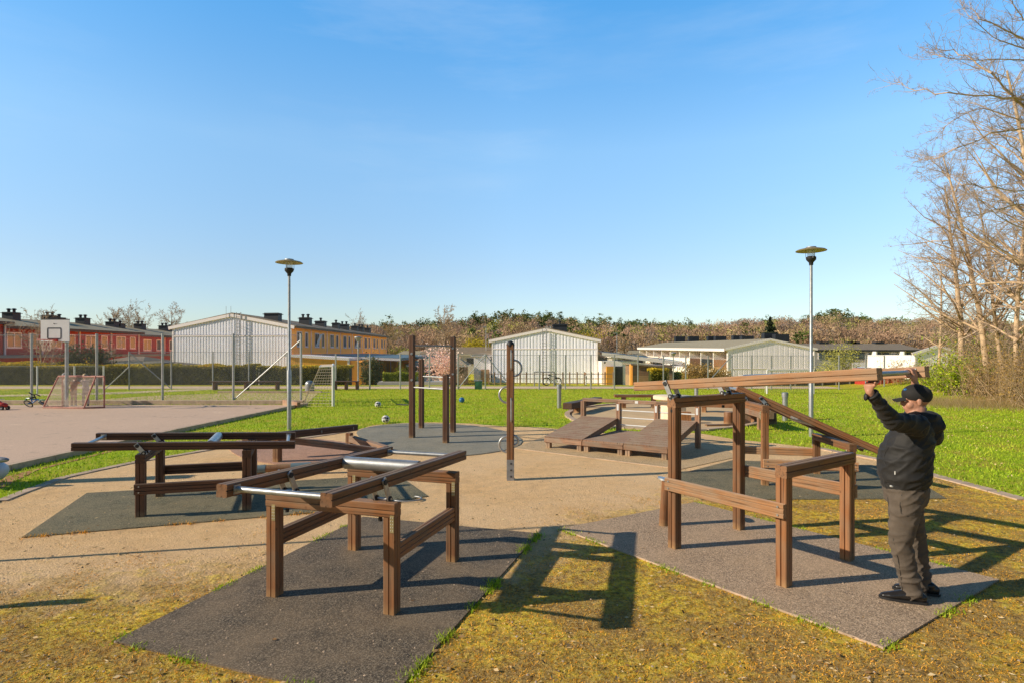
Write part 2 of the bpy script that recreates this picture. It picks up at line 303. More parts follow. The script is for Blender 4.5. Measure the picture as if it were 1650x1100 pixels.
# ------------------------------------------------------------------ mesh builder
class MB:
    def __init__(s): s.v = []; s.f = []; s.sm = []
    def add(s, vs, fs, smooth=False):
        o = len(s.v); s.v += [tuple(v) for v in vs]; s.f += [tuple(i+o for i in f) for f in fs]; s.sm += [smooth]*len(fs); return s
    def box(s, c, d, ax=None):
        "centre, full sizes, optional 3 axes"
        c = Vector(c); ax = ax or (Vector((1, 0, 0)), Vector((0, 1, 0)), Vector((0, 0, 1)))
        vs = [c+ax[0]*(i*d[0]/2)+ax[1]*(j*d[1]/2)+ax[2]*(k*d[2]/2) for i in (-1, 1) for j in (-1, 1) for k in (-1, 1)]
        return s.add(vs, [(0, 1, 3, 2), (4, 6, 7, 5), (0, 4, 5, 1), (2, 3, 7, 6), (0, 2, 6, 4), (1, 5, 7, 3)])
    def bx(s, x0, x1, y0, y1, z0, z1): return s.box(((x0+x1)/2, (y0+y1)/2, (z0+z1)/2), (x1-x0, y1-y0, z1-z0))
    def quad(s, a, b, c, d): return s.add([a, b, c, d], [(0, 1, 2, 3)])
    def prism(s, pts, z0, z1):
        n = len(pts); vs = [(p[0], p[1], z0) for p in pts]+[(p[0], p[1], z1) for p in pts]
        fs = [tuple(range(n-1, -1, -1)), tuple(range(n, 2*n))]+[(i, (i+1) % n, n+(i+1) % n, n+i) for i in range(n)]
        return s.add(vs, fs)
    def tube(s, pts, rad, n=8, cap=True, smooth=True):
        pts = [Vector(p) for p in pts]
        if not hasattr(rad, '__len__'): rad = [rad]*len(pts)
        vs = []; up = None
        for i, p in enumerate(pts):
            t = (pts[min(i+1, len(pts)-1)]-pts[max(i-1, 0)]).normalized()
            if up is None:
                up = Vector((0, 0, 1)) if abs(t.z) < .9 else Vector((1, 0, 0))
            a = (up-t*up.dot(t)).normalized(); b = t.cross(a); up = a
            for k in range(n):
                w = 2*math.pi*k/n; vs.append(p+(a*math.cos(w)+b*math.sin(w))*rad[i])
        fs = [(i*n+k, i*n+(k+1) % n, (i+1)*n+(k+1) % n, (i+1)*n+k) for i in range(len(pts)-1) for k in range(n)]
        if cap: fs += [tuple(range(n-1, -1, -1)), tuple((len(pts)-1)*n+k for k in range(n))]
        return s.add(vs, fs, smooth)
    def lathe(s, c, prof, n=24, smooth=True):
        c = Vector(c); vs = [c+Vector((r*math.cos(2*math.pi*k/n), r*math.sin(2*math.pi*k/n), z)) for r, z in prof for k in range(n)]
        m = len(prof)
        fs = [(i*n+k, i*n+(k+1) % n, (i+1)*n+(k+1) % n, (i+1)*n+k) for i in range(m-1) for k in range(n)]
        fs += [tuple(range(n-1, -1, -1)), tuple((m-1)*n+k for k in range(n))]
        return s.add(vs, fs, smooth)
    def ell(s, c, r, ax=None, n=12, m=8):
        ax = ax or (Vector((1, 0, 0)), Vector((0, 1, 0)), Vector((0, 0, 1))); c = Vector(c); vs = []; fs = []
        for i in range(m+1):
            th = math.pi*i/m
            for k in range(n):
                w = 2*math.pi*k/n
                vs.append(c+ax[0]*(r[0]*math.sin(th)*math.cos(w))+ax[1]*(r[1]*math.sin(th)*math.sin(w))+ax[2]*(r[2]*math.cos(th)))
        fs = [(i*n+k, (i+1)*n+k, (i+1)*n+(k+1) % n, i*n+(k+1) % n) for i in range(m) for k in range(n)]
        return s.add(vs, fs, True)
    def loft(s, pts, rads, side, n=14):
        "elliptical sections: rads=[(r_side, r_other)], side = axis of the first radius; rounded ends"
        pts = [Vector(p) for p in pts]; vs = []; side = Vector(side)
        P_, R_, T_ = [], [], []
        m = len(pts)
        for i in range(m):
            t = (pts[min(i+1, m-1)]-pts[max(i-1, 0)]).normalized(); T_.append(t)
        ext = [(pts[0]-T_[0]*min(rads[0])*.75, (rads[0][0]*.55, rads[0][1]*.55), T_[0])] + list(zip(pts, rads, T_)) + [(pts[-1]+T_[-1]*min(rads[-1])*.75, (rads[-1][0]*.55, rads[-1][1]*.55), T_[-1])]
        for p, r, t in ext:
            a = (side-t*side.dot(t)).normalized(); b = t.cross(a)
            for k in range(n):
                w = 2*math.pi*k/n; vs.append(p+a*(math.cos(w)*r[0])+b*(math.sin(w)*r[1]))
        L = len(ext)
        fs = [(i*n+k, i*n+(k+1) % n, (i+1)*n+(k+1) % n, (i+1)*n+k) for i in range(L-1) for k in range(n)]
        fs += [tuple(range(n-1, -1, -1)), tuple((L-1)*n+k for k in range(n))]
        return s.add(vs, fs, True)
    def build(s, name, mat, parent=None, bevel=0, origin=None):
        off = Vector(parent.location) if parent is not None and origin is None else Vector(origin or (0, 0, 0))
        # parent chain: thing at world location; parts keep local (0,0,0)
        base = Vector((0, 0, 0)); q = parent
        while q is not None: base += Vector(q.location); q = q.parent
        if parent is not None: off = base
        me = bpy.data.meshes.new(name); me.from_pydata([tuple(Vector(v)-off) for v in s.v], [], s.f); me.update()
        if any(s.sm): me.polygons.foreach_set('use_smooth', s.sm)
        if any(s.sm): me.set_sharp_from_angle(angle=R(42))
        me.materials.append(mat if not isinstance(mat, str) else M[mat])
        o = bpy.data.objects.new(name, me); COL.objects.link(o)
        if parent is not None: o.parent = parent
        else: o.location = off
        if bevel:
            b = o.modifiers.new('b', 'BEVEL'); b.width = bevel; b.segments = 1; b.limit_method = 'ANGLE'
        return o
def tag(o, label=None, cat=None, group=None, kind=None):
    if label: o['label'] = label
    if cat: o['category'] = cat
    if group: o['group'] = group
    if kind: o['kind'] = kind
    return o
def thing(name, loc, label, cat, group=None):
    o = bpy.data.objects.new(name, None); COL.objects.link(o); o.location = loc; o.empty_display_size = .1
    return tag(o, label, cat, group)
def struct(name, mb, mat): return tag(mb.build(name, mat), kind='structure')
def wbase(parent):
    b = Vector((0, 0, 0)); q = parent
    while q is not None: b += Vector(q.location); q = q.parent
    return b
def stick(name, p0, p1, w, h, mat, parent=None, up=(0, 0, 1), groove=.012, ng=1, bev=.006):
    "squared timber between two points, mesh lengthwise on local Z, a groove along the middle of each face"
    p0, p1 = Vector(p0), Vector(p1); d = p1-p0; L = d.length; z = d.normalized(); up = Vector(up)
    if abs(z.dot(up)) > .98: up = Vector((1, 0, 0)) if abs(z.x) < .9 else Vector((0, 1, 0))
    y = (up-z*up.dot(z)).normalized(); x = y.cross(z)
    g = groove; hw, hh = w/2, h/2; c = bev
    def side(n):
        return [(k+1)/(n+1)*2-1 for k in range(n)]
    prof = []
    # going round: bottom (-y) left->right, right, top, left
    nx = 1 if g else 0; ny = ng if g else 0
    gw = .0055
    def seg(ax, n, half, oth, sx, sy):
        pass
    pts = [(-hw+c, -hh)]
    for t in side(nx): pts += [(t*hw-gw, -hh), (t*hw, -hh+g), (t*hw+gw, -hh)]
    pts += [(hw-c, -hh), (hw, -hh+c)]
    for t in side(ny): pts += [(hw, t*hh-gw), (hw-g, t*hh), (hw, t*hh+gw)]
    pts += [(hw, hh-c), (hw-c, hh)]
    for t in side(nx): pts += [(t*hw+gw, hh), (t*hw, hh-g), (t*hw-gw, hh)]
    pts += [(-hw+c, hh), (-hw, hh-c)]
    for t in reversed(side(ny)): pts += [(-hw, t*hh+gw), (-hw+g, t*hh), (-hw, t*hh-gw)]
    pts += [(-hw, -hh+c)]
    n = len(pts)
    vs = [(a, b, -L/2) for a, b in pts]+[(a, b, L/2) for a, b in pts]
    fs = [tuple(range(n-1, -1, -1)), tuple(range(n, 2*n))]+[(i, (i+1) % n, n+(i+1) % n, n+i) for i in range(n)]
    me = bpy.data.meshes.new(name); me.from_pydata(vs, [], fs); me.update()
    me.materials.append(M[mat] if isinstance(mat, str) else mat)
    o = bpy.data.objects.new(name, me); COL.objects.link(o)
    mt = Matrix(((x.x, y.x, z.x), (x.y, y.y, z.y), (x.z, y.z, z.z))).to_4x4()
    mid = (p0+p1)/2
    if parent is not None: o.parent = parent; mid = mid-wbase(parent)
    o.matrix_local = Matrix.Translation(mid) @ mt
    return o
def rod(name, p0, p1, r, mat, parent, n=12):
    return MB().tube([p0, p1], r, n).build(name, mat, parent)
def npmesh(name, verts, faces, mats, fmat=None, attr=None, parent=None, loc=None):
    "verts Nx3, faces Mx3 or Mx4 numpy"
    me = bpy.data.meshes.new(name); k = faces.shape[1]
    off = np.array(wbase(parent)) if parent is not None else (np.array(loc) if loc is not None else np.zeros(3))
    v = (verts-off).astype(np.float32)
    me.vertices.add(len(v)); me.vertices.foreach_set('co', v.ravel())
    me.loops.add(faces.size); me.loops.foreach_set('vertex_index', faces.ravel().astype(np.int32))
    me.polygons.add(len(faces)); me.polygons.foreach_set('loop_start', np.arange(0, faces.size, k, dtype=np.int32))
    me.polygons.foreach_set('loop_total', np.full(len(faces), k, dtype=np.int32))
    for m in mats: me.materials.append(M[m])
    if fmat is not None: me.polygons.foreach_set('material_index', fmat.astype(np.int32))
    if attr is not None:
        a = me.attributes.new('v', 'FLOAT', 'FACE'); a.data.foreach_set('value', attr.astype(np.float32))
    me.update(calc_edges=True)
    o = bpy.data.objects.new(name, me); COL.objects.link(o)
    if parent is not None: o.parent = parent
    elif loc is not None: o.location = loc
    return o
def leaves(centres, size, flat=0., rs=rng, updir=None):
    "random leaf quads around centres; returns verts, faces"
    n = len(centres); a = rs.normal(size=(n, 3)); a /= np.linalg.norm(a, axis=1)[:, None]
    b = rs.normal(size=(n, 3)); b -= (a*b).sum(1)[:, None]*a; b /= np.linalg.norm(b, axis=1)[:, None]
    s = (size*(.6+.8*rs.random(n)))[:, None] if not hasattr(size, '__len__') else size[:, None]
    v = np.stack([centres-a*s, centres+b*s*.55, centres+a*s, centres-b*s*.55], 1).reshape(-1, 3)
    f = np.arange(n*4).reshape(-1, 4); return v, f
def inpoly(px, py, poly):
    r = np.zeros(len(px), bool); n = len(poly)
    for i in range(n):
        x1, y1 = poly[i][:2]; x2, y2 = poly[(i+1) % n][:2]
        if y1 == y2: continue
        c = ((y1 > py) != (y2 > py)) & (px < (x2-x1)*(py-y1)/(y2-y1)+x1)
        r ^= c
    return r
def gp(pts, z=0.): return [tuple(G(x, y, z)[:2]) for x, y in pts]
def smooth_poly(pts, it=2):
    for _ in range(it):
        o = []
        for i in range(len(pts)):
            a, b = pts[i], pts[(i+1) % len(pts)]
            o += [(a[0]*.75+b[0]*.25, a[1]*.75+b[1]*.25), (a[0]*.25+b[0]*.75, a[1]*.25+b[1]*.75)]
        pts = o
    return pts

# ------------------------------------------------------------------ camera, sun, sky
cam = bpy.data.objects.new('camera', bpy.data.cameras.new('camera')); COL.objects.link(cam)
cam.location = (0, 0, CH); cam.rotation_euler = (R(90), 0, 0)
cam.data.sensor_width = 36; cam.data.lens = F/1650*36; cam.data.shift_y = (HZ-550)/1650
cam.data.clip_end = 3000; SC.camera = cam
SUN_EL, SUN_AZ = 27.0, 11.5           # light travels towards +X, 10 deg into the picture
sl = bpy.data.lights.new('sun', 'SUN'); sl.energy = 5.0; sl.angle = R(.55); sl.color = (1, .87, .69)
so = bpy.data.objects.new('sun', sl); COL.objects.link(so)
dirv = Vector((math.cos(R(SUN_AZ))*math.cos(R(SUN_EL)), math.sin(R(SUN_AZ))*math.cos(R(SUN_EL)), -math.sin(R(SUN_EL))))
so.rotation_euler = dirv.to_track_quat('-Z', 'Y').to_euler(); so.location = (-30, -10, 30)
w = bpy.data.worlds.new('World'); SC.world = w; w.use_nodes = True; nt = w.node_tree; nt.nodes.clear()
wo = nt.nodes.new('ShaderNodeOutputWorld'); bg = nt.nodes.new('ShaderNodeBackground'); sky = nt.nodes.new('ShaderNodeTexSky')
sky.sky_type = 'NISHITA'; sky.sun_disc = False; sky.sun_elevation = R(SUN_EL); sky.sun_rotation = math.atan2(-dirv.x, -dirv.y)
sky.air_density = 1.0; sky.dust_density = .3; sky.ozone_density = 2.0; sky.altitude = 50
hs = nt.nodes.new('ShaderNodeHueSaturation'); hs.inputs['Saturation'].default_value = 1.0; hs.inputs['Value'].default_value = 1.0
nt.links.new(sky.outputs[0], hs.inputs['Color'])
tc = nt.nodes.new('ShaderNodeTexCoord'); mp = nt.nodes.new('ShaderNodeMapping'); mp.inputs['Scale'].default_value = (1.6, 1.0, 9.0); mp.inputs['Rotation'].default_value = (0, R(14), 0)
nt.links.new(tc.outputs['Generated'], mp.inputs[0])
c1 = nz(nt, mp.outputs[0], 1.6, 8, .62); c2 = nz(nt, tc.outputs['Generated'], 1.9, 3)
cf = math_(nt, 'MULTIPLY', ramp(nt, c1, [(.50, (0,)*3), (.75, (.13,)*3)]), ramp(nt, c2, [(.50, (0,)*3), (.66, (1,)*3)]))
spz = nt.nodes.new('ShaderNodeSeparateXYZ'); nt.links.new(tc.outputs['Generated'], spz.inputs[0])
def tint(stops):
    "piecewise tint by height in the sky (values above one, so built from scaled ramps)"
    r_ = ramp(nt, spz.outputs[2], [(p_, tuple(c_/2.5 for c_ in c)) for p_, c in stops])
    return mixc(nt, 1.0, r_, (2.5, 2.5, 2.5), 'MULTIPLY')
tn = tint([(0.0, (.92, 1.0, 1.14)), (.13, (1.16, 1.18, 1.24)), (.32, (1.42, 1.72, 1.74)), (.535, (.70, 1.74, 2.15)), (.62, (.30, .70, .90)), (.85, (.20, .42, .56))])  # upper stops dim the sky overhead to cut fill light
skc = mixc(nt, 1.0, hs.outputs[0], tn, 'MULTIPLY')
# sky dimmed outside the view, at the sides and behind, to cut fill light
side = ramp(nt, math_(nt, 'MULTIPLY_ADD', spz.outputs[0], .5, .5), [(.07, (.20,)*3), (.155, (.78,)*3), (.30, (.84,)*3), (.5, (1,)*3), (.70, (.97,)*3), (.845, (.95,)*3), (.93, (.30,)*3)])
back = ramp(nt, math_(nt, 'MULTIPLY_ADD', spz.outputs[1], .5, .5), [(.40, (.48,)*3), (.72, (1,)*3)])
skc = mixc(nt, 1.0, mixc(nt, 1.0, skc, side, 'MULTIPLY'), back, 'MULTIPLY')
cl = mixc(nt, cf, skc, (6.2, 6.6, 6.8, 1))
nt.links.new(cl, bg.inputs[0]); bg.inputs[1].default_value = .15
nt.links.new(bg.outputs[0], wo.inputs[0])
SC.view_settings.view_transform = 'Standard'; SC.view_settings.look = 'None'; SC.view_settings.exposure = 0; SC.view_settings.gamma = 1
SC.render.engine = 'CYCLES'

# ------------------------------------------------------------------ ground
LOW = -1.25
def ground_z(x, y):
    t = np.clip((y-35.)/4., 0, 1); z = LOW*t*t*(3-2*t)
    # bank under the trees on the right
    b = np.clip((x-17.5)/6., 0, 1)*np.clip((y-16)/6., 0, 1)*np.clip((40-y)/8., 0, 1)
    return z + b*b*(3-2*b)*.55
xs = np.concatenate([np.linspace(-700, -70, 18), np.linspace(-60, 60, 121), np.linspace(70, 700, 18)])
ys = np.concatenate([np.linspace(-30, 0, 7), np.linspace(2, 46, 89), np.linspace(50, 130, 17)])
gx, gy = np.meshgrid(xs, ys); gz = ground_z(gx, gy)
gv = np.stack([gx, gy, gz], -1).reshape(-1, 3); nx_, ny_ = len(xs), len(ys)
ii = (np.arange(ny_-1)[:, None]*nx_+np.arange(nx_-1)[None]).ravel()
gf = np.stack([ii, ii+1, ii+nx_+1, ii+nx_], 1)
gnd = npmesh('grass_ground', gv, gf, ['lawn']); tag(gnd, kind='structure')

def ridge(a):      # a = photo pixel column; returns photo row of the tree tops on the ridge
    return np.interp(a, [-400, 0, 300, 520, 580, 650, 730, 770, 830, 880, 930, 1000, 1100, 1160, 1240, 1310, 1350, 1390, 1450, 1550, 1650, 2200],
                     [551, 549, 545, 530, 521, 521, 516, 512, 507, 508, 515, 521, 521, 517, 513, 508, 505, 511, 513, 512, 518, 540])
def hill_z(x, y):
    a = 825+940*x/np.maximum(y, 1)
    T = 2+(566-ridge(a))*280/940-7.5
    t = np.clip((y-105.)/170., 0, 1); t = t*t*(3-2*t)
    b = np.clip((y-290.)/200., 0, 1)
    return LOW+(T-LOW)*t-b*4
xs = np.linspace(-900, 900, 181); ys = np.concatenate([np.linspace(105, 300, 40), np.linspace(320, 900, 20)])
gx, gy = np.meshgrid(xs, ys); gz = hill_z(gx, gy)-.3
hv = np.stack([gx, gy, gz], -1).reshape(-1, 3); nx_, ny_ = len(xs), len(ys)
ii = (np.arange(ny_-1)[:, None]*nx_+np.arange(nx_-1)[None]).ravel()
tag(npmesh('hills', hv, np.stack([ii, ii+1, ii+nx_+1, ii+nx_], 1), ['hill']), kind='structure')

PLAY = gp([(0, 808), (33, 795), (102, 770), (160, 757), (215, 745), (290, 733), (370, 719), (450, 711), (530, 700), (575, 692), (600, 685), (650, 681), (700, 680), (760, 682), (820, 687), (870, 688), (915, 692), (980, 698),
           (1123, 697), (1182, 707), (1250, 714), (1317, 722), (1414, 740), (1500, 765), (1580, 786), (1650, 806)])+[(8.6, 6.2), (12, 3.5), (12, -8), (-12, -8), (-12, 3.5), (-8.6, 6.4)]
struct('playground_gravel', MB().prism(PLAY, -.1, .006), 'play')
COURT = [tuple(G(488, 652)[:2]), tuple(G(272, 697)[:2]), tuple(G(0, 757)[:2]), (-8.9, 6), (-9.2, -4), (-45, -4), (-45, 21.9)]
struct('court_asphalt', MB().prism(COURT, -.1, .008), 'asphalt')
struct('sandy_area', MB().prism([(-18.2, 22.9), (-16.2, 26.4), (-13.5, 28.2), (-9.3, 28.0), (-8.0, 22.9)], -.1, .01), 'sand')
struct('gravel_path', MB().prism([(-60, 31.2), (-16, 31.6), (8, 31.7), (40, 31.9), (40, 33.6), (8, 33.4), (-16, 33.6), (-60, 33.4)], -.1, .012), 'path')
struct('side_path', MB().prism([(-40, 25.6), (-24, 25.4), (-18.5, 27.5), (-15, 31.3), (-17, 31.3), (-20, 28.3), (-24.5, 26.6), (-40, 26.8)], -.1, .014), 'path')
struct('driveway', MB().prism([(-9.6, 34), (-7.2, 34), (-7.6, 60), (-12.4, 60)], -1.5, LOW+.03), 'drive')
struct('driveway_apron', MB().quad(Vector((-10.5, 33.4, .02)), Vector((-7.6, 33.4, .02)), Vector((-8.5, 39.5, LOW+.05)), Vector((-12.0, 39.5, LOW+.05))), 'drive')
struct('bare_earth_strip', MB().prism([(G(0, 770).x, G(0, 770).y), tuple(G(0, 787)[:2]), tuple(G(60, 757)[:2]), tuple(G(140, 737)[:2]), tuple(G(200, 722)[:2]), tuple(G(258, 706)[:2]), tuple(G(272, 702)[:2])], -.05, .007), 'earth')

# patio ring around the concrete table
PCX, PCY = G(1090, 668).x, G(1090, 672).y
patio = smooth_poly(gp([(908, 664), (960, 652), (1080, 648), (1200, 652), (1240, 664), (1225, 684), (1150, 692), (1130, 694), (985, 690), (925, 680)]), 2)
struct('patio', MB().prism(patio, -.1, .014), 'sand')
def outline(name, pts, w, z0, z1, mat, closed=True, jitter=0., segl=None):
    mb = MB(); n = len(pts); m = n if closed else n-1
    for i in range(m):
        a, b = Vector((*pts[i][:2], 0)), Vector((*pts[(i+1) % n][:2], 0)); d = b-a; L = d.length
        if L < .02: continue
        d.normalize(); s = Vector((-d.y, d.x, 0))
        k = max(1, int(round(L/segl))) if segl else 1
        for j in range(k):
            u0 = a+d*(L*j/k+.004); u1 = a+d*(L*(j+1)/k-.004)
            jt = random.uniform(-jitter, jitter); zt = z1+random.uniform(-jitter, jitter)*.3
            mb.box((u0+u1)/2+s*jt+Vector((0, 0, (z0+zt)/2)), ((u1-u0).length, w, zt-z0), (d, s, Vector((0, 0, 1))))
    return struct(name, mb, mat)
outline('patio_edging', patio, .16, -.05, .05, 'kerb', True, .005, .3)
left_k = [(-8.6, 6.4)]+PLAY[:10]
outline('left_paving_kerb', left_k, .14, -.05, .022, 'kerb', False, .006, .35)
right_k = PLAY[21:26]+[(8.6, 6.2)]
outline('right_paving_kerb', right_k, .19, -.05, .022, 'kerb', False, .01, .22)
# kerb along the court: dark inner board and pale kerb stone
ce = [tuple(G(488, 652)[:2]), tuple(G(272, 697)[:2]), tuple(G(0, 757)[:2]), (-8.9, 6), (-9.2, -4)]
outline('court_kerb', [(x+.13, y) for x, y in ce], .14, -.05, .10, 'kerb', False, .004, 1.0)
outline('court_edge_board', [(x+.02, y) for x, y in ce], .06, -.05, .085, 'kerb_dark', False, .002, 3.0)
outline('far_court_kerb', [(-45, 22.1), (-7.9, 22.1)], .22, -.05, .16, 'kerb', False, .006, 2.0)
outline('court_corner_board', [(-8.6, 22.0), (-7.6, 20.8)], .12, 0, .2, 'wood_grey', False, 0, 3)
outline('sand_kerb', [(-14.2, 28.2), (-9.2, 28.2)], .15, 0, .10, 'kerb', False, 0, 2.0)

# rubber mats
def mat(name, pts, m, z=.018):
    return struct(name, MB().prism(pts, -.03, z), m)
def isect(a, b, c, d):
    a, b, c, d = map(lambda q: Vector(q[:2]), (a, b, c, d)); r = b-a; s = d-c
    t = ((c-a).x*s.y-(c-a).y*s.x)/(r.x*s.y-r.y*s.x); return tuple(a+r*t)
a0, a1, a2 = gp([(183, 1036), (585, 834), (868, 861)])
ac = isect(a2, gp([(655, 1100)])[0], a0, gp([(455, 1100)])[0])
MAT1 = [a0, a1, a2, ac]
mat('front_rubber_mat', MAT1, 'mat_dark', .020)
MAT2 = gp([(903, 853), (1120, 810), (1610, 936), (1425, 1047)])
mat('right_rubber_mat', MAT2, 'mat_grey', .020)
MAT3 = gp([(35, 867), (140, 795), (430, 778), (640, 765), (690, 800), (560, 822)])
mat('left_rubber_mat', MAT3, 'mat_green', .017)
MAT4 = gp([(1080, 768), (1130, 806), (1525, 804), (1440, 752), (1180, 742)])
mat('rear_rubber_mat', MAT4, 'mat_green', .019)
MAT5 = smooth_poly(gp([(566, 700), (590, 688), (640, 682), (720, 682), (800, 690), (845, 706), (835, 722), (760, 735), (690, 735), (630, 727)]), 2)
mat('oval_rubber_mat', MAT5, 'mat_oval', .021)
MAT6 = smooth_poly(gp([(362, 716), (395, 706), (480, 704), (560, 712), (622, 728), (600, 746), (520, 752), (430, 748), (380, 735)]), 2)
mat('round_mauve_mat', MAT6, 'mat_purple', .016)
MAT7 = gp([(828, 722), (880, 702), (1120, 700), (1190, 736), (1098, 756)])
mat('dusty_rubber_mat', MAT7, 'mat_tan', .015)
outline('mat_edging_right', [MAT2[0], MAT2[3]], .008, 0, .0215, 'kerb', False, .002, .4)
outline('mat_edging_dusty', [MAT7[0], MAT7[4]], .015, 0, .017, 'kerb', False, .002, .4)

# ------------------------------------------------------------------ grass blades, moss and litter (uncountable)
def blades(poly_in, polys_out, box, n, h, wdt, mat_, name, label, cat, dens=None, lean=.5, zf=None, seed=3, z0=0.):
    rs = np.random.default_rng(seed)
    x = rs.uniform(box[0], box[1], n)
    y = box[2]+(box[3]-box[2])*rs.random(n)**1.0 if dens is None else dens(rs, n)
    ok = np.ones(n, bool) if poly_in is None else inpoly(x, y, poly_in)
    for p in polys_out: ok &= ~inpoly(x, y, p)
    ok &= (np.abs(x) < .93*y+.6)
    x, y = x[ok], y[ok]; k = len(x)
    if zf is not None:
        keep = zf(x, y, rs); x, y = x[keep], y[keep]; k = len(x)
    z = ground_z(x, y)+z0
    a = rs.uniform(0, 2*np.pi, k); hh = h*(.45+.9*rs.random(k)); ww = wdt*(.6+.8*rs.random(k))
    la = rs.uniform(0, 2*np.pi, k); ln = hh*lean*rs.random(k)*2
    b0 = np.stack([x-np.cos(a)*ww, y-np.sin(a)*ww, z], 1); b1 = np.stack([x+np.cos(a)*ww, y+np.sin(a)*ww, z], 1)
    t = np.stack([x+np.cos(la)*ln, y+np.sin(la)*ln, z+hh], 1)
    v = np.stack([b0, b1, t], 1).reshape(-1, 3); f = np.arange(k*3).reshape(-1, 3)
    patch = .5+.5*np.sin(x*1.7+np.sin(y*1.3)*2)*np.sin(y*2.1+np.cos(x*.9)*2)
    att = np.clip(.25*patch+.75*rs.random(k), 0, 1)
    o = npmesh(name, v, f, [mat_], attr=att); tag(o, label, cat, kind='stuff'); return o
def ydens(lo, hi, p):
    def fn(rs, n): return lo+(hi-lo)*rs.random(n)**p
    return fn
OUT = [PLAY, COURT, patio, MAT5, MAT7]
blades(None, OUT, (-26, 26, 0, 0), 330000, .045, .011, 'lawn_blade', 'lawn_grass', 'short green grass of the lawn around the playground', 'grass', ydens(6.5, 31, 1.35), z0=0)
def mossmask(x, y, rs):
    t = 5.9+np.clip(x, 0, 4)*1.0+np.clip(x, -9, 0)*.17-y
    nn = np.sin(x*3.1+np.sin(y*2.3))*np.sin(y*3.7+np.cos(x*2.9))*.8+np.sin(x*9+y*7)*.3
    return (t+nn+rs.normal(size=len(x))*.4) > .25
blades(PLAY, [MAT1, MAT2, MAT4, MAT5, MAT3], (-9, 9, 0, 0), 260000, .012, .0028, 'moss_blade', 'moss_tufts', 'yellow green moss and dry grass stubble on the gravel', 'moss', ydens(3.2, 9.5, 1.5), 1.4, mossmask, 5, .006)
def edgegrass(name, pts, n, w, h, mat_='lawn_blade', seed=11, lab='grass tufts growing along the edges of the rubber mats'):
    rs = np.random.default_rng(seed); V = []
    for i in range(len(pts)-1):
        a, b = np.array(pts[i][:2]), np.array(pts[i+1][:2]); L = np.linalg.norm(b-a); k = int(n*L); t = rs.random(k)
        cl = (np.sin(t*L*5.1+i*2)+np.sin(t*L*13.7+i)) > .35
        q = a+(b-a)*t[:, None]+rs.normal(size=(k, 2))*w; V.append(q[cl])
    q = np.concatenate(V); k = len(q); ang = rs.uniform(0, 6.28, k); hh = h*(.4+rs.random(k)); ww = .0035+.003*rs.random(k)
    z = np.full(k, .006); ln = hh*rs.random(k)*1.2; la = rs.uniform(0, 6.28, k)
    b0 = np.stack([q[:, 0]-np.cos(ang)*ww, q[:, 1]-np.sin(ang)*ww, z], 1); b1 = np.stack([q[:, 0]+np.cos(ang)*ww, q[:, 1]+np.sin(ang)*ww, z], 1)
    tt = np.stack([q[:, 0]+np.cos(la)*ln, q[:, 1]+np.sin(la)*ln, z+hh], 1)
    o = npmesh(name, np.stack([b0, b1, tt], 1).reshape(-1, 3), np.arange(k*3).reshape(-1, 3), [mat_], attr=rs.random(k)); tag(o, lab, 'grass', kind='stuff')
edgegrass('edge_grass', [MAT1[2], MAT1[3]], 900, .03, .035, 'lawn_blade', 1, 'green tufts along the right edge of the front rubber mat')
edgegrass('edge_grass', [MAT1[3], MAT1[0], MAT1[1]], 500, .03, .028, 'lawn_blade', 2, 'green tufts along the left edge of the front rubber mat')
edgegrass('edge_grass', [MAT2[0], MAT2[3], MAT2[2], MAT2[1]], 600, .03, .028, 'lawn_blade', 3, 'green tufts around the grey right rubber mat')
edgegrass('edge_grass', [MAT3[0], MAT3[5]], 300, .03, .03, 'moss_blade', 4, 'dry tufts along the near edge of the left rubber mat')
def litter():
    rs = np.random.default_rng(9); n = 9000
    y = 3.3+7*rs.random(n)**1.6; x = rs.uniform(-1, 1, n)*.92*y
    ok = inpoly(x, y, PLAY); x, y = x[ok], y[ok]; n = len(x)
    onmat = inpoly(x, y, MAT1) | inpoly(x, y, MAT2)
    keep = (~onmat) | (rs.random(n) < .03); x, y = x[keep], y[keep]; n = len(x); onmat = onmat[keep]
    z = np.where(onmat, .024, .012)+rs.random(n)*.006
    L = .006+.020*rs.random(n)**2.5+.018*(rs.random(n) < .012); W = L*(.12+.35*rs.random(n)**2); a = rs.uniform(0, 6.28, n)
    dx, dy = np.cos(a)*L, np.sin(a)*L; ex, ey = -np.sin(a)*W, np.cos(a)*W
    v = np.stack([np.stack([x-dx, y-dy, z], 1), np.stack([x+ex, y+ey, z+W], 1), np.stack([x+dx, y+dy, z+L*.2], 1), np.stack([x-ex, y-ey, z], 1)], 1).reshape(-1, 3)
    o = npmesh('dry_litter', v, np.arange(n*4).reshape(-1, 4), ['litter'], attr=rs.random(n)); tag(o, 'dry leaf bits and straw scattered over the gravel and moss', 'litter', kind='stuff')
    # small stones
    n = 2600; y = 3.3+9*rs.random(n)**1.5; x = rs.uniform(-1, 1, n)*.92*y; ok = inpoly(x, y, PLAY); x, y = x[ok], y[ok]; n = len(x)
    r = .003+.009*rs.random(n)**3
    base = np.array([(1, 0, 0), (0, 1, 0), (-1, 0, 0), (0, -1, 0), (0, 0, .8)]); fc = np.array([(0, 1, 4), (1, 2, 4), (2, 3, 4), (3, 0, 4)])
    v = base[None]*r[:, None, None]*rs.uniform(.7, 1.3, (n, 5, 3))+np.stack([x, y, np.full(n, .02)], 1)[:, None]
    f = (fc[None]+(np.arange(n)*5)[:, None, None]).reshape(-1, 3)
    o = npmesh('small_stones', v.reshape(-1, 3), f, ['kerb']); tag(o, 'small stones scattered over the playground gravel', 'stones', kind='stuff')
litter()
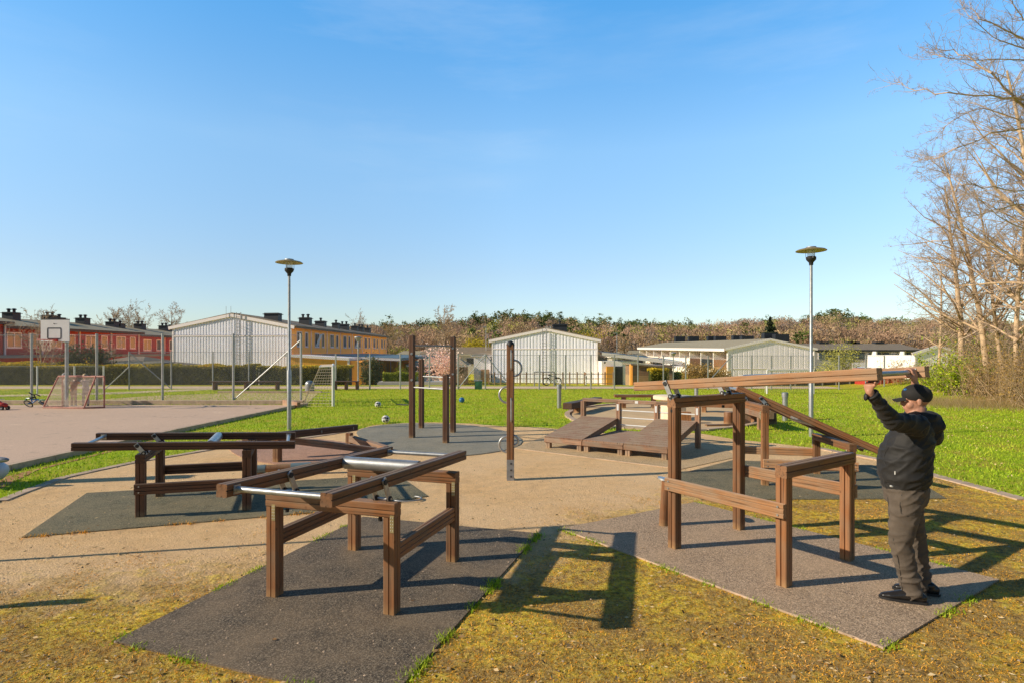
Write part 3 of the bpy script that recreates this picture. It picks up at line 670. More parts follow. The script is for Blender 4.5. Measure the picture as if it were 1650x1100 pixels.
#PART2
# ------------------------------------------------------------------ timber exercise frames
UPZ = Vector((0, 0, 1))
def exercise_frame(label, c, u, v, Lc, Lv, hp, hr, o1, o2, s0, s1, z0, z1, rail_z, wm='wood', bm='wood', railm=None, pipes=True, big=.75, railw=.06, beam=.12, r0=-.049):
    c = Vector((*c[:2], 0)); u = Vector((*u, 0)).normalized(); v = Vector((*v, 0)).normalized()
    t = thing('exercise_frame', c, label, 'exercise frame', 'timber exercise frames with lifting beams')
    W = .098
    pts = [c, c+u*Lc, c+v*Lv, c+u*Lc+v*Lv]; hs_ = [hp, hp, hr, hr]
    for p, h in zip(pts, hs_):
        stick('post', p-UPZ*.05, p+UPZ*(h-.106), W, W, wm, t, up=v)
    for a, b, h, nm in ((pts[0], pts[1], hp, 'crossbar'), (pts[2], pts[3], hr, 'crossbar')):
        stick(nm, a-u*W/2+UPZ*(h-.0525), b+u*W/2+UPZ*(h-.0525), W+.006, .105, wm, t)
    for a, b, sgn in ((pts[0], pts[2], -1), (pts[1], pts[3], 1)):
        off = u*sgn*(W/2+railw/2+.002) if r0 < 0 else u*sgn*.012
        stick('rail', a+v*r0+off+UPZ*rail_z, b+v*(W/2 if r0 < 0 else -W/2-.002)+off+UPZ*rail_z, railw, .125, railm or wm, t, ng=2)
        for q in ((a, b) if r0 < 0 else ()):
            for dz in (-.035, .035):
                o = q+off+u*sgn*(railw/2+.001)+UPZ*(rail_z+dz)
                MB().tube([o, o+u*sgn*.006], .009, 8).build('bolt', 'steel', t)
    # perforated corner plates near the post tops
    for p, h in zip(pts, hs_):
        for sg in (-1, 1):
            o = p+u*(sg*0)-v*(W/2+.002)*(1)+UPZ*(h-.20)+u*sg*.03
        o = p-v*(W/2+.003)+UPZ*(h-.15)
        pl = MB().box(o+u*.028, (.032, .003, .13), (u, v, UPZ)).build('corner_plate', 'brass', t)
        mb = MB()
        for k in range(5):
            for e in (-.009, .009):
                mb.box(o+u*(.028+e)-v*.0025+UPZ*((k-2)*.024), (.005, .002, .005), (u, v, UPZ))
        mb.build('screws', 'steel_white', pl)
    # the two lifting beams
    ends = []
    dv = v*(s1-s0)+UPZ*(z1-z0); bd = dv.normalized(); bu = bd.cross(u).normalized()
    if bu.z < 0: bu = -bu
    for o in (o1, o2):
        a = c+u*o+v*s0+UPZ*z0; b = c+u*o+v*s1+UPZ*z1; ends.append((a, b))
        stick('lifting_beam', a, b, beam, beam, bm, t, up=bu)
    zc = z0+(z1-z0)*(-s0)/(s1-s0)
    for i, o in enumerate((o1, o2)):
        piv = c+u*o+UPZ*hp
        for sg in (-1, 1):
            top = c+u*(o+sg*(beam/2+.012))+UPZ*(zc+.01)-v*.035; bot = c+u*(o+sg*(beam/2+.012))+UPZ*(hp+.012)+v*.035
            d = (top-bot); L = d.length; d.normalize(); n = d.cross(u).normalized()
            br = MB().box((top+bot)/2, (.012, .05, L+.06), (u, n, d)).build('bracket', 'steel', t)
            MB().tube([top-u*.014, top+u*.014], .022, 12).build('rubber_stop', 'black', br); MB().tube([bot-u*.014, bot+u*.014], .026, 12).build('rubber_stop', 'black', br)
        MB().tube([piv+UPZ*.014-u*(beam/2+.03)+v*.035, piv+UPZ*.014+u*(beam/2+.03)+v*.035], .011, 8).build('axle', 'steel', t)
        MB().tube([piv+UPZ*(-.122), piv+UPZ*(-.15)], .016, 8).build('bolt', 'black', t)
    def along(e, s): return e[0]+(e[1]-e[0])*((s-s0)/(s1-s0))
    for s, r in ((s0+.09, .021), (s1-.09, .021), (big, .058)):
        a, b = along(ends[0], s), along(ends[1], s); d = (b-a).normalized()
        MB().tube([a+d*.048, b-d*.048], r, 16).build('cross_pipe', 'steel', t)
        if r < .05:
            for q, sg in ((a, 1), (b, -1)):
                MB().box(q+d*sg*.050, (.006, .065, .065), (d, bd, bu)).build('pipe_plate', 'steel', t)
    return t, ends
A_u = Vector((1.023, -.322)); A_v = Vector((.345, 1.09))
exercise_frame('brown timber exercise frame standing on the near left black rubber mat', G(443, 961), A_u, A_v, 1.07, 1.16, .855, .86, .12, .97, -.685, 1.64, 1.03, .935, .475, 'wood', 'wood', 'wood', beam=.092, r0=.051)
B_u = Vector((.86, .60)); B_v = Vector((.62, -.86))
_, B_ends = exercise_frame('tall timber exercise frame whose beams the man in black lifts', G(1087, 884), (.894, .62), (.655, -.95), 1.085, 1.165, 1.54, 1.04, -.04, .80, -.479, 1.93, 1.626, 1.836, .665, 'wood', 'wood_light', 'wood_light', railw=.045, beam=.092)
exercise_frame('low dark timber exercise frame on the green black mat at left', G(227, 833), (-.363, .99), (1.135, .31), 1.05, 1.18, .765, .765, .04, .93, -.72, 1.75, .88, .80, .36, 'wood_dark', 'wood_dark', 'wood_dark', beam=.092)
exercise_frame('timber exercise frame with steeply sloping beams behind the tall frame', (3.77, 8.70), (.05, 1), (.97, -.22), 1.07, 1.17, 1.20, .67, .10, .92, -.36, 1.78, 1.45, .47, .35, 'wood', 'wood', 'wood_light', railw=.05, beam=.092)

# ------------------------------------------------------------------ pull-up frame
p1, p2, p3, p4 = G(664, 705.5), G(730, 697), G(679, 690), G(718.5, 714)
t = thing('pull_up_frame', (p1+p2+p3+p4)/4, 'pull up frame of four tall brown posts on the oval grey mat', 'pull up frame')
for p, h in ((p1, 2.36), (p2, 2.35), (p3, 1.79), (p4, 1.49)):
    stick('post', p-UPZ*.05, p+UPZ*h, .115, .115, 'wood_dark', t, up=(.3, 1, 0))
    MB().lathe(p+UPZ*h, [(.05, -.001), (.055, .006), (.04, .02)], 10).build('post_cap', 'wood_grey', t)
for a, b, z, m in ((p1, p2, 2.13, 'steel_dull'), (p1, p4, 1.18, 'steel'), (p3, p2, 1.36, 'steel')):
    rod('bar', a+UPZ*z, b+UPZ*z, .018, m, t)
for p, z in ((p1, 1.35), (p2, 1.45), (p2, 2.08), (p1, 1.95)):
    MB().tube([p+UPZ*z+Vector((0, -.055, 0)), p+UPZ*z+Vector((0, -.075, 0))], .028, 10).build('bar_collar', 'steel', t)

# ------------------------------------------------------------------ ring post
rp = G(822.5, 773)
t = thing('climbing_post', rp, 'single brown post with curved steel handles in the middle', 'climbing post')
stick('post', rp, rp+UPZ*2.10, .105, .105, 'wood', t, up=(.15, 1, 0))
ca = MB(); ca.ell(rp+UPZ*2.10, (.062, .062, .065)); ca.build('post_cap', 'black', t)
for k in (-1, 1): MB().box(rp+Vector((0, k*.056, .165)), (.115, .006, .33)).build('base_plate', 'steel_dull', t)
for z in (.07, .17, .27): MB().tube([rp+Vector((.01, -.058, z)), rp+Vector((.01, -.075, z))], .014, 8).build('base_bolt', 'black', t)
def arc(side, zc, r=.125):
    pts = [rp+Vector((side*(.05+r*math.sin(a)), -.0, zc+r*math.cos(a))) for a in np.linspace(0, math.pi, 13)]
    MB().tube(pts, .016, 10).build('curved_handle', 'steel', t)
arc(1, 1.74); arc(-1, 1.33); arc(-1, .56); arc(1, .62, .07)
for z0_, z1_ in ((1.72, 2.02), (.92, 1.28)):
    pts = [rp+Vector((.012, -.05, z0_)), rp+Vector((.012, -.085, z0_+.03)), rp+Vector((.012, -.085, z1_-.03)), rp+Vector((.012, -.05, z1_))]
    MB().tube(pts, .014, 8).build('grab_handle', 'steel', t)

# ------------------------------------------------------------------ stool post near tall frame
q = G(1069, 848)
t = thing('seat_post', q, 'short leaning round post topped by a steel plate beside the tall frame', 'seat post')
MB().tube([q, q+Vector((.035, 0, .53))], .052, 16).build('post', 'wood', t)
MB().tube([q+Vector((.036, 0, .53)), q+Vector((.04, 0, .548))], .105, 20).build('top_plate', 'steel', t)

# ------------------------------------------------------------------ three ramp decks with a railing
O0 = Vector((.67, 12.1, 0)); wv = Vector((.842, -.539, 0)); nv = Vector((.585, .811, 0)); DW = .868; DD = 1.62
t = thing('ramp_platform', O0+wv*1.3, 'weathered wooden platform of three tilted ramp decks with a railing', 'ramp platform')
def deckpt(i, d, z): return O0+wv*(DW*i)+nv*d+UPZ*z
for i, (zf, zb) in enumerate(((.235, .52), (.235, .255), (.235, .555))):
    L = math.hypot(DD, zb-zf); dd = (nv*DD+UPZ*(zb-zf)).normalized(); up_ = wv.cross(dd).normalized()
    if up_.z < 0: up_ = -up_
    nb = 14; mb = MB()
    for k in range(nb):
        cc = deckpt(i+.5, DD*(k+.5)/nb, zf+(zb-zf)*(k+.5)/nb)
        mb.box(cc+UPZ*random.uniform(-.002, .002), (DW-.012, L/nb-.016, .03), (wv, dd, up_))
    dk = mb.build('deck', 'wood_grey', t)
    for e in (.035/DW, 1-.035/DW):
        a = deckpt(i+e, .02, zf-.07); b = deckpt(i+e, DD-.02, zb-.07)
        stick('side_beam', a, b, .05, .10, 'wood_grey', t, groove=0)
    stick('front_beam', deckpt(i+.01, .0, zf-.06), deckpt(i+.99, .0, zf-.06), .045, .09, 'wood_grey', t, groove=0)
    for e in (.09, .91):
        stick('leg', deckpt(i+e, .05, -.03), deckpt(i+e, .05, zf-.02), .10, .09, 'wood_grey', t, up=nv, groove=.01)
for i in range(4):
    a = deckpt(i, DD+.05, 0)
    stick('railing_post', a, a+UPZ*.87, .10, .10, 'wood_grey', t, up=nv)
    if i: MB().box(a+UPZ*.77-nv*.056, (.045, .004, .14), (wv, nv, UPZ)).build('post_plate', 'steel_white', t)
for i in range(3):
    stick('top_rail', deckpt(i, DD+.05, .90), deckpt(i+1, DD+.05, .90), .10, .075, 'wood_grey', t)
for i in (1, 2):
    for z in (.38, .54, .70):
        rod('rail_pipe', deckpt(i+.05, DD+.05, z), deckpt(i+.95, DD+.05, z), .014, 'steel_white', t)
MB().box(deckpt(1.5, DD-.002, .90), (.07, .004, .055), (wv, nv, UPZ)).build('small_sign', 'white', t)

# ------------------------------------------------------------------ low balance beams behind the left frames
e1 = G(447, 744); e2 = G(563, 716)
t = thing('balance_beam', e1, 'raised dark balance beam on two posts behind the low left frame', 'balance beam', 'low balance beams beside the oval mat')
stick('post', e1, e1+UPZ*.50, .12, .12, 'wood', t, up=(.3, 1, 0)); stick('post', e2, e2+UPZ*.26, .12, .12, 'wood', t, up=(.3, 1, 0))
ea = e1+Vector((-1.3, -1.1, .60)); eb = e2+Vector((.10, .12, .36))
stick('beam', P(395, 707, 9.6), eb, .12, .13, 'wood_dark', t)
for x_ in (.62, .96):
    q = P(395, 707, 9.6).lerp(eb, x_); MB().box(q+Vector((.03, -.066, 0)), (.05, .01, .05)).build('beam_plate', 'steel', t)
a, b = P(440, 705, 10.9), G(606, 729)
t = thing('balance_beam', G(606, 729), 'long weathered balance beam sloping down to the ground between the mats', 'balance beam', 'low balance beams beside the oval mat')
stick('beam', a, b+UPZ*.05, .12, .12, 'wood_grey', t)
t = thing('balance_beam', G(572, 716), 'short weathered balance beam sloping down beside the oval mat', 'balance beam', 'low balance beams beside the oval mat')
stick('beam', P(566, 706, 12.4), G(622, 727)+UPZ*.05, .13, .13, 'wood_grey', t)
a, b = P(400, 756, 9.4), P(600, 744, 9.7)
t = thing('balance_beam', Vector((a.x, a.y, 0)), 'low round balance beam with two blue grey sleeves', 'balance beam', 'low balance beams beside the oval mat')
rod('log', a, b, .062, 'wood', t, 16)
for k in (.02, .34): rod('sleeve', a.lerp(b, k), a.lerp(b, k+.16 if k > .1 else k+.12), .066, 'roofblue', t, 16)
for k in (.1, .9):
    q = a.lerp(b, k); stick('foot', Vector((q.x, q.y, 0)), q-UPZ*.05, .09, .09, 'wood_dark', t, groove=0)
# curved steel hoop on the ground under the near left frame
hp_ = [P(640, 812, 6.6)]
hc = G(655, 806)
t = tag(MB().tube([hc+Vector((.20*math.cos(a_), .14*math.sin(a_), .03+.0*a_)) for a_ in np.linspace(-2.4, 1.1, 16)], .009, 8).build('ground_hoop', 'steel_dull'), 'thin bent steel hoop lying on the gravel under the near left frame', 'hoop')
pz = G(592, 786)
# spring seat at the left edge and off-frame pole and added unseen shapes whose shadows cross the ground
s_ = G(0, 790)
q = Vector((-7.62, 8.55, 0))
t = thing('spring_rider', q, 'pale blue grey play seat with dark wing cut by the left edge of the photo', 'spring rider')
mb = MB(); mb.ell(q+Vector((0, 0, .24)), (.16, .24, .15)); mb.build('seat', plain('pale_blue_plastic', (.45, .52, .60), .4, 0, .1), t)
MB().ell(q+Vector((.10, -.02, .42)), (.17, .06, .045)).build('handle_wing', 'steel_dull', t)
MB().tube([q+Vector((0, 0, .35)), q+Vector((.08, 0, .42))], .03, 8).build('neck', 'black', t)
MB().tube([q+Vector((.07*math.cos(k*.9), .07*math.sin(k*.9), .0+k*.0045)) for k in range(32)], .012, 6).build('spring', 'steel_dull', t)
q = Vector((-9.25, 8.50, 0)); t = thing('shadow_post', q, 'unseen broad post added beside the lawn strip to cast a shadow', 'post')  # unseen post, added only for the broad shadow band it throws
stick('post', q, q+UPZ*2.1, .26, .26, 'wood', t)
q = Vector((-5.62, 4.22, 0)); t = thing('shadow_caster', q, 'unseen made-up shape added left of the view to cast a pronged shadow', 'shadow caster')  # unseen shape invented outside the view to throw a pronged shadow
rod('post', q, q+UPZ*.9, .03, 'steel', t); MB().ell(q+Vector((.1, .04, .95)), (.36, .055, .05), (Vector((.98, .2, 0)), Vector((-.2, .98, 0)), UPZ)).build('seat', 'red', t)  # long ellipsoid shaped only for its shadow prong
MB().tube([q+UPZ*.9, q+Vector((.42, .06, .86)), q+Vector((.55, .08, .87))], .02, 8).build('shadow_bar', 'steel', t)
q = Vector((-6.05, 5.33, 0)); t = thing('thin_pole', q, 'thin steel pole standing just left of the picture', 'pole')
rod('pole', q, q+UPZ*3.55, .026, 'steel', t)

# ------------------------------------------------------------------ patio furniture
q = G(1085, 676); q.z = 0
t = thing('round_table', q, 'round cream concrete table on the patio behind the ramp', 'table')
MB().lathe(q, [(.36, 0), (.36, .60)], 32).build('pedestal', 'concrete', t)
MB().lathe(q, [(.55, .60), (.58, .62), (.58, .70), (.56, .715)], 40).build('tabletop', 'concrete', t)
MB().lathe(q, [(.13, .716), (.13, .728)], 20).build('grate', 'steel_dull', t)
def bench(label, a, b, hz, w=.26, th=.09, supports=(.2, .85), m='wood', grp='wooden benches around the round table'):
    base = (a+b)/2; base.z = 0
    t = thing('bench', base, label, 'bench', grp)
    stick('seat', Vector((a.x, a.y, hz)), Vector((b.x, b.y, hz)), w, th, m, t, groove=.004)
    for k in supports:
        q = a.lerp(b, k); q.z = 0
        d = (b-a).normalized()
        MB().box(q+UPZ*(hz-th/2)/2, (.13, w*.85, hz-th/2), (d, Vector((-d.y, d.x, 0)), UPZ)).build('support', m, t)
    return t
bench('dark wooden bench in front of the lawn left of the round table', G(990, 657), G(1064, 657), .44)
bench('low dark log bench set aslant at the left end of the patio', G(914, 668), G(964, 656), .28, .3, .2, (.3,), 'wood_dark')
bench('low dark beam bench curving away right of the round table', G(1120, 663), G(1195, 666), .30, .3, .22, (.2, .9), 'wood')
bench('weathered beam bench with a white plate at the right of the patio', P(1196, 650, 16.5)*1.0, P(1238, 668, 14.6), .42, .28, .2, (.15, .8), 'wood_grey')
def stump(label, x, y, r, h, m='wood'):
    q = G(x, y); t = thing('stump', q, label, 'stump', 'round wooden stumps on the patio')
    MB().lathe(q, [(r, 0), (r*.97, h*.5), (r*.95, h-.02), (r*.85, h)], 20).build('trunk', m, t)
    MB().lathe(q+UPZ*(h+.001), [(r*.8, 0), (r*.78, .006)], 18).build('cut_face', 'wood_grey', t)
stump('short round stump beside the dark plank right of the ramp', 1174, 683, .13, .34)
stump('reddish stump half hidden behind the tall frame post', 1218, 680, .16, .30)
stump('small log stump standing under the aslant log bench', 932, 664, .14, .24)
stump('dark cut stump under the sloping beams', 1240, 682, .19, .32, 'wood_dark')
q = G(1160, 686); tag(MB().box(q+Vector((.1, 0, .035)), (1.0, .12, .05), (Vector((.99, .12, 0)), Vector((-.12, .99, 0)), UPZ)).build('plank', 'wood_dark'), 'dark plank lying on the patio edge beside the short stump', 'plank')
q = G(1103, 682); t = thing('timber_box', q, 'small upright box of orange boards beside the round table', 'box')
for k in range(4): MB().box(q+Vector((-.12+.08*k, 0, .17)), (.074, .2, .34)).build('board', 'wood_plank', t)

# ------------------------------------------------------------------ street lamps, bollards
def lamp(label, x, y, ztop, s=1.0):
    q = G(x, y); t = thing('street_lamp', q, label, 'street lamp', 'park lamps with flat disc shades')
    MB().tube([q-UPZ*.05, q+UPZ*1.5, q+UPZ*1.55, q+UPZ*(ztop-.42)], [.052*s, .052*s, .036*s, .032*s], 14).build('pole', 'steel', t)
    z = ztop-.46
    MB().lathe(q+UPZ*z, [(.045, 0), (.05, .06), (.085, .10), (.11, .13), (.11, .19), (.085, .205)], 20).build('lamp_base', 'black', t)
    MB().lathe(q+UPZ*(z+.205), [(.085, 0), (.09, .12), (.09, .14)], 20).build('lamp_glass', 'lampglass', t)
    for k in range(3):
        a = .4+k*2.094; d = Vector((math.cos(a)*.115, math.sin(a)*.115, 0))
        rod('strut', q+d+UPZ*(z+.16), q+d+UPZ*(z+.36), .006, 'steel_dull', t, 6)
    sh = MB().lathe(q+UPZ*(z+.33), [(.10, .018), (.31, .006), (.335, 0), (.338, .008), (.30, .035), (.13, .075)], 32).build('lamp_shade', 'brass', t)
    MB().lathe(q+UPZ*(z+.40), [(.12, 0), (.11, .03), (.02, .045)], 20).build('lamp_cap', 'steel_dull', sh)
lamp('street lamp with flat disc shade standing on the lawn at the left', 466, 692, 4.38)
lamp('street lamp with flat disc shade standing on the lawn behind the sloping beams', 1307, 703, 4.48)
def small_lamp(label, x, ytop, Y, z0, r=.05):
    q = P(x, ytop, Y); b = Vector((q.x, q.y, z0)); t = thing('street_lamp', b, label, 'street lamp')
    MB().tube([b, Vector((q.x, q.y, q.z-.25))], [r, r*.7], 8).build('pole', 'steel', t)
    MB().lathe(Vector((q.x, q.y, q.z-.25)), [(.08, 0), (.14, .12), (.22, .22), (.20, .26), (.05, .3)], 14).build('lamp_head', 'steel_dull', t)
small_lamp('far street lamp on the path before the orange terrace', 577, 543, 33, 0)
small_lamp('far street lamp in front of the white balconies', 1085, 568, 45, LOW)
def mast(label, x, ytop, Y, r=.07):
    q = P(x, ytop, Y); b = Vector((q.x, q.y, LOW)); t = thing('lamp_mast', b, label, 'lamp mast', 'tall lamp masts among the houses')
    MB().tube([b, q], [r, r*.7], 8).build('pole', 'steel', t)
    MB().box(q+Vector((-.2, 0, 0)), (.5, .2, .1)).build('lamp_head', 'steel', t)
mast('tall lamp mast left of the middle white gable', 783, 527, 85); mast('tall lamp mast right of the middle white gable', 994, 537, 80)
mast('thin mast just behind the mast left of the middle white gable', 787, 539, 95, .05)
def bollard(label, x, y, h):
    q = G(x, y); t = thing('bollard', q, label, 'bollard', 'grey steel bollards on the lawn')
    MB().tube([q, q+UPZ*(h-.14)], .075, 14).build('tube', 'steel', t)
    MB().lathe(q+UPZ*(h-.14), [(.09, 0), (.09, .13), (.07, .14)], 16).build('cap', 'steel_dull', t)
bollard('grey bollard standing left of the log bench', 901, 657, .84)
bollard('grey bollard standing left of the right street lamp', 1265, 677, .82)
bollard('grey bollard mostly hidden behind the round table', 1122, 652, .80)

# ------------------------------------------------------------------ fences
def chainlink(mb, a, b, z0, z1, pitch=.075, wr=.0022):
    a, b = Vector(a), Vector(b); d = (b-a); L = d.length; d.normalize(); H = z1-z0; n = Vector((-d.y, d.x, 0))
    def q(u, v): return Vector((a.x, a.y, 0))+Vector((d.x, d.y, 0))*u+UPZ*(z0+v)
    k = -H
    while k < L:
        for sg in (0, 1):
            u0, v0 = k, 0.; u1, v1 = k+H, H
            if u0 < 0: v0 = -u0; u0 = 0.
            if u1 > L: v1 -= (u1-L); u1 = L
            if u1 <= u0: continue
            p, r = (q(u0, v0), q(u1, v1)) if sg == 0 else (q(u0, H-v0), q(u1, H-v1))
            t_ = (r-p).normalized(); s_ = t_.cross(n)*wr
            mb.add([p-s_, p+s_, r+s_, r-s_], [(0, 1, 2, 3)])
        k += pitch
def fence(name, label, posts, ztop, mesh=True, pr=.04, m='steel', rails=(), pitch=.075, z0=0.03, braces=(), grp=None, zt=None, wr=.0018):
    "posts: list of ground points in order"
    t = thing(name, posts[0], label, 'fence', grp)
    for i, p in enumerate(posts):
        rod('post', p, p+UPZ*(zt[i] if zt else ztop), pr, m, t, 8)
    if mesh:
        mb = MB()
        for a, b in zip(posts, posts[1:]): chainlink(mb, a, b, a.z+z0, a.z+ztop-.02, pitch, wr)
        mb.build('wire_mesh', 'wire', t)
    for z in rails:
        for a, b in zip(posts, posts[1:]): rod('rail_wire', a+UPZ*z, b+UPZ*z, .008, 'steel', t, 6)
    for a, b in braces: rod('brace', a, b, .025, m, t, 8)
    return t
Yf = 22.55
fp = [Vector(((x-825)*Yf/F, Yf, 0)) for x in (-165, -55, 51, 156, 262, 376, 485)]
fence('chain_link_fence', 'tall chain link fence along the far kerb of the asphalt court', fp, 2.68, rails=(2.62, .12), pr=.046, pitch=.07, wr=.0017,
      braces=[(fp[5]+UPZ*.12, fp[6]+UPZ*2.45)])
Yg = 30.7
def gpts(xs_, Y=Yg): return [Vector(((x-825)*Y/F, Y, 0)) for x in xs_]
f2 = gpts((208, 276, 343, 401, 463))
fence('chain_link_fence', 'chain link fence behind the sandy area in front of the long hedge', f2, 2.0, rails=(1.97,), pr=.035, m='steel_dull', braces=[(f2[0]+UPZ*1.95, f2[1]+UPZ*.05), (f2[0]+UPZ*1.2, f2[0]+Vector((-1.05, -.3, .05)))], pitch=.10)
f2 = gpts((463, 541, 596, 645, 692, 738, 782))
fence('chain_link_fence', 'chain link fence along the path before the orange terrace', f2, 1.88, rails=(1.85,), pr=.04, pitch=.12, braces=[(f2[-1]+UPZ*1.85, f2[-2]+UPZ*.05)])
f2 = gpts((782, 826, 869, 911, 952, 990, 1028))
fence('chain_link_fence', 'chain link fence in front of the middle white gable', f2, 1.84, rails=(1.82,), pr=.038, pitch=.12, braces=[(f2[0]+UPZ*1.85, f2[1]+UPZ*.05)])
f2 = gpts((1069, 1105, 1141, 1180, 1211, 1243, 1274, 1310, 1352, 1395, 1425))
fence('chain_link_fence', 'chain link fence before the right hand grey gable and red shed', f2, 1.80, rails=(1.78,), pr=.038, pitch=.12, braces=[(f2[3]+UPZ*1.8, f2[2]+UPZ*.4)])
f3 = [Vector(((x-825)*27.6/F, 27.6, 0)) for x in (-40, 60, 120, 167)]
fence('chain_link_fence', 'low chain link fence before the hedge at the far left', f3, 1.32, rails=(1.30,), pr=.035, m='steel_white', pitch=.12)
# dark slatted fence before the middle gable
def rail_fence(label, xs_, Y, h, z0=LOW, nr=5, m='browns'):
    ps = [P(x, 600, Y) for x in xs_]
    for p in ps: p.z = z0
    t = thing('rail_fence', ps[0], label, 'fence')
    for p in ps: stick('post', p, p+UPZ*h, .09, .09, m, t, groove=0)
    for k in range(nr):
        z = h*(k+.6)/nr
        stick('rail', ps[0]+UPZ*z, ps[-1]+UPZ*z, .03, .05, m, t, groove=0)
rail_fence('dark horizontal rail fence in front of the middle white gable', [788, 797, 807, 817, 828, 838, 848, 861, 875, 893, 907, 918, 930, 942, 953, 964, 975, 988], 43, 1.75)
# benches by the path, bin
def path_bench(label, x0, x1, Y, hz=.45):
    a, b = P(x0, 600, Y), P(x1, 600, Y); a.z = b.z = 0
    t = thing('bench', (a+b)/2, label, 'bench', 'long dark benches beside the path')
    for k in (-.11, .11): stick('seat_board', a+Vector((0, k, hz)), b+Vector((0, k, hz)), .18, .045, 'wood_dark', t, groove=0)
    for k in (.06, .5, .94):
        q = a.lerp(b, k)
        MB().box(q+UPZ*hz/2, (.09, .35, hz-.05)).build('leg', 'wood_dark', t)
path_bench('long dark bench on the grass behind the sandy area', 340, 454, 30.2)
path_bench('long dark bench beside the path right of the small goal', 538, 578, 30.4)
q = G(499, 632); t = thing('litter_bin', q, 'round topped grey litter bin behind the small football goal', 'litter bin')
MB().lathe(q, [(.20, 0), (.22, .05), (.22, .42)], 18).build('body', 'steel_dull', t)
MB().ell(q+UPZ*.42, (.22, .22, .17)).build('hood', 'steel', t)
q = G(862-99+8, 628); q = Vector(((771-825)*31.0/F, 31.0, 0)); t = thing('storage_box', q, 'dark green box beside the fence left of the middle gable', 'box')
MB().box(q+UPZ*.22, (.38, .3, .44)).build('body', 'greenp', t); MB().box(q+UPZ*.46, (.42, .34, .04)).build('lid', 'bush_dark' if False else 'steel_dull', t)

# ------------------------------------------------------------------ goals, basketball, toys
def netting(mb, a, b, c, d, nu, nv_, r=.004):
    "grid of cords over the quad a-b-c-d (a,b top; d,c bottom)"
    def pt(u, v): return a.lerp(b, u).lerp(d.lerp(c, u), v)
    for i in range(nu+1): mb.tube([pt(i/nu, j/4)+Vector((0, 0, -.0)) for j in range(5)], r, 3, False)
    for j in range(nv_+1): mb.tube([pt(0, j/nv_), pt(.5, j/nv_), pt(1, j/nv_)], r, 3, False)
q0 = G(168, 657); q1 = Vector((q0.x-1.75, q0.y+.35, 0))       # mouth posts
t = thing('hockey_goal', q0, 'small rusty red goal with torn white net on the asphalt court', 'goal')
H = 1.12
for q in (q0, q1): rod('post', q, q+UPZ*H, .028, 'rusty', t)
rod('crossbar', q0+UPZ*H, q1+UPZ*H, .032, 'rusty', t)
bk0 = q0+Vector((-.55, -.25, 0)); bk1 = q1+Vector((-.42, -.35, 0)); tk0 = q0+Vector((-.27, -.05, H)); tk1 = q1+Vector((-.1, -.05, H))
for a, b in ((tk0, bk0), (tk1, bk1)): rod('back_post', a, b, .026, 'rusty', t)
for a, b in ((q0, bk0), (q1, bk1), (bk0, bk1)): rod('base_bar', a+UPZ*.03, b+UPZ*.03, .028, 'rusty', t)
rod('top_bar', tk0, tk1, .024, 'rusty', t)
mb = MB(); netting(mb, tk1, tk0, bk0, bk1, 34, 24, .0045); netting(mb, q0+UPZ*H, tk0, bk0, q0, 10, 18, .0032); netting(mb, tk1, q1+UPZ*H, q1, bk1, 9, 18, .0032)
mb.build('net', 'net', t)
# football goal, seen edge-on
q0 = G(537, 654); ray = Vector((q0.x, q0.y, 0)).normalized(); q1 = q0+ray*2.9
t = thing('football_goal', q0, 'small white football goal with sagging net seen from the side', 'goal', None)
H = 1.46; bkd = Vector((-1, -.05, 0))
for q in (q0, q1): rod('post', q, q+UPZ*H, .055, 'steel_white', t)
rod('crossbar', q0+UPZ*H, q1+UPZ*H, .05, 'steel_white', t)
tb0, tb1 = q0+bkd*.5+UPZ*(H-.02), q1+bkd*.5+UPZ*(H-.02); b0, b1 = q0+bkd*1.12+UPZ*.02, q1+bkd*1.12+UPZ*.02
for a, b in ((q0+UPZ*H, tb0), (q1+UPZ*H, tb1), (tb0, tb1)): rod('net_bar', a, b, .018, 'steel_white', t, 8)
mb = MB(); netting(mb, tb0, tb1, b1, b0, 26, 14, .006); netting(mb, q0+UPZ*H, tb0, b0, q0, 8, 14, .006); netting(mb, q0+UPZ*H, q1+UPZ*H, tb1, tb0, 26, 5, .006)
mb.build('net', 'net', t)
# white goal further right
q0, q1 = G(1236, 634), G(1311, 634)
t = thing('football_goal', q0, 'white football goal behind the right street lamp, partly hidden by the beam', 'goal')
H = 1.12
for q in (q0, q1): rod('post', q, q+UPZ*H, .045, 'steel_white', t, 8)
rod('crossbar', q0+UPZ*H, q1+UPZ*H, .045, 'steel_white', t, 8)
mb = MB(); bq = Vector((.3, .9, 0)); netting(mb, q0+UPZ*H, q1+UPZ*H, q1+bq, q0+bq, 24, 12, .004); mb.build('net', 'netd', t)
for q in (q0, q1): rod('back_bar', q+UPZ*H, q+bq, .02, 'steel_white', t, 8)
q0, q1 = Vector(((861-825)*33.8/F, 33.8, 0)), Vector(((893-825)*33.8/F, 33.8, 0))
t = thing('goal_frame', q0, 'bare grey goal frame without net before the middle white gable', 'goal')
for q in (q0, q1): rod('post', q, q+UPZ*.82, .03, 'steel_dull', t, 8)
rod('crossbar', q0+UPZ*.82, q1+UPZ*.82, .03, 'steel_dull', t, 8)
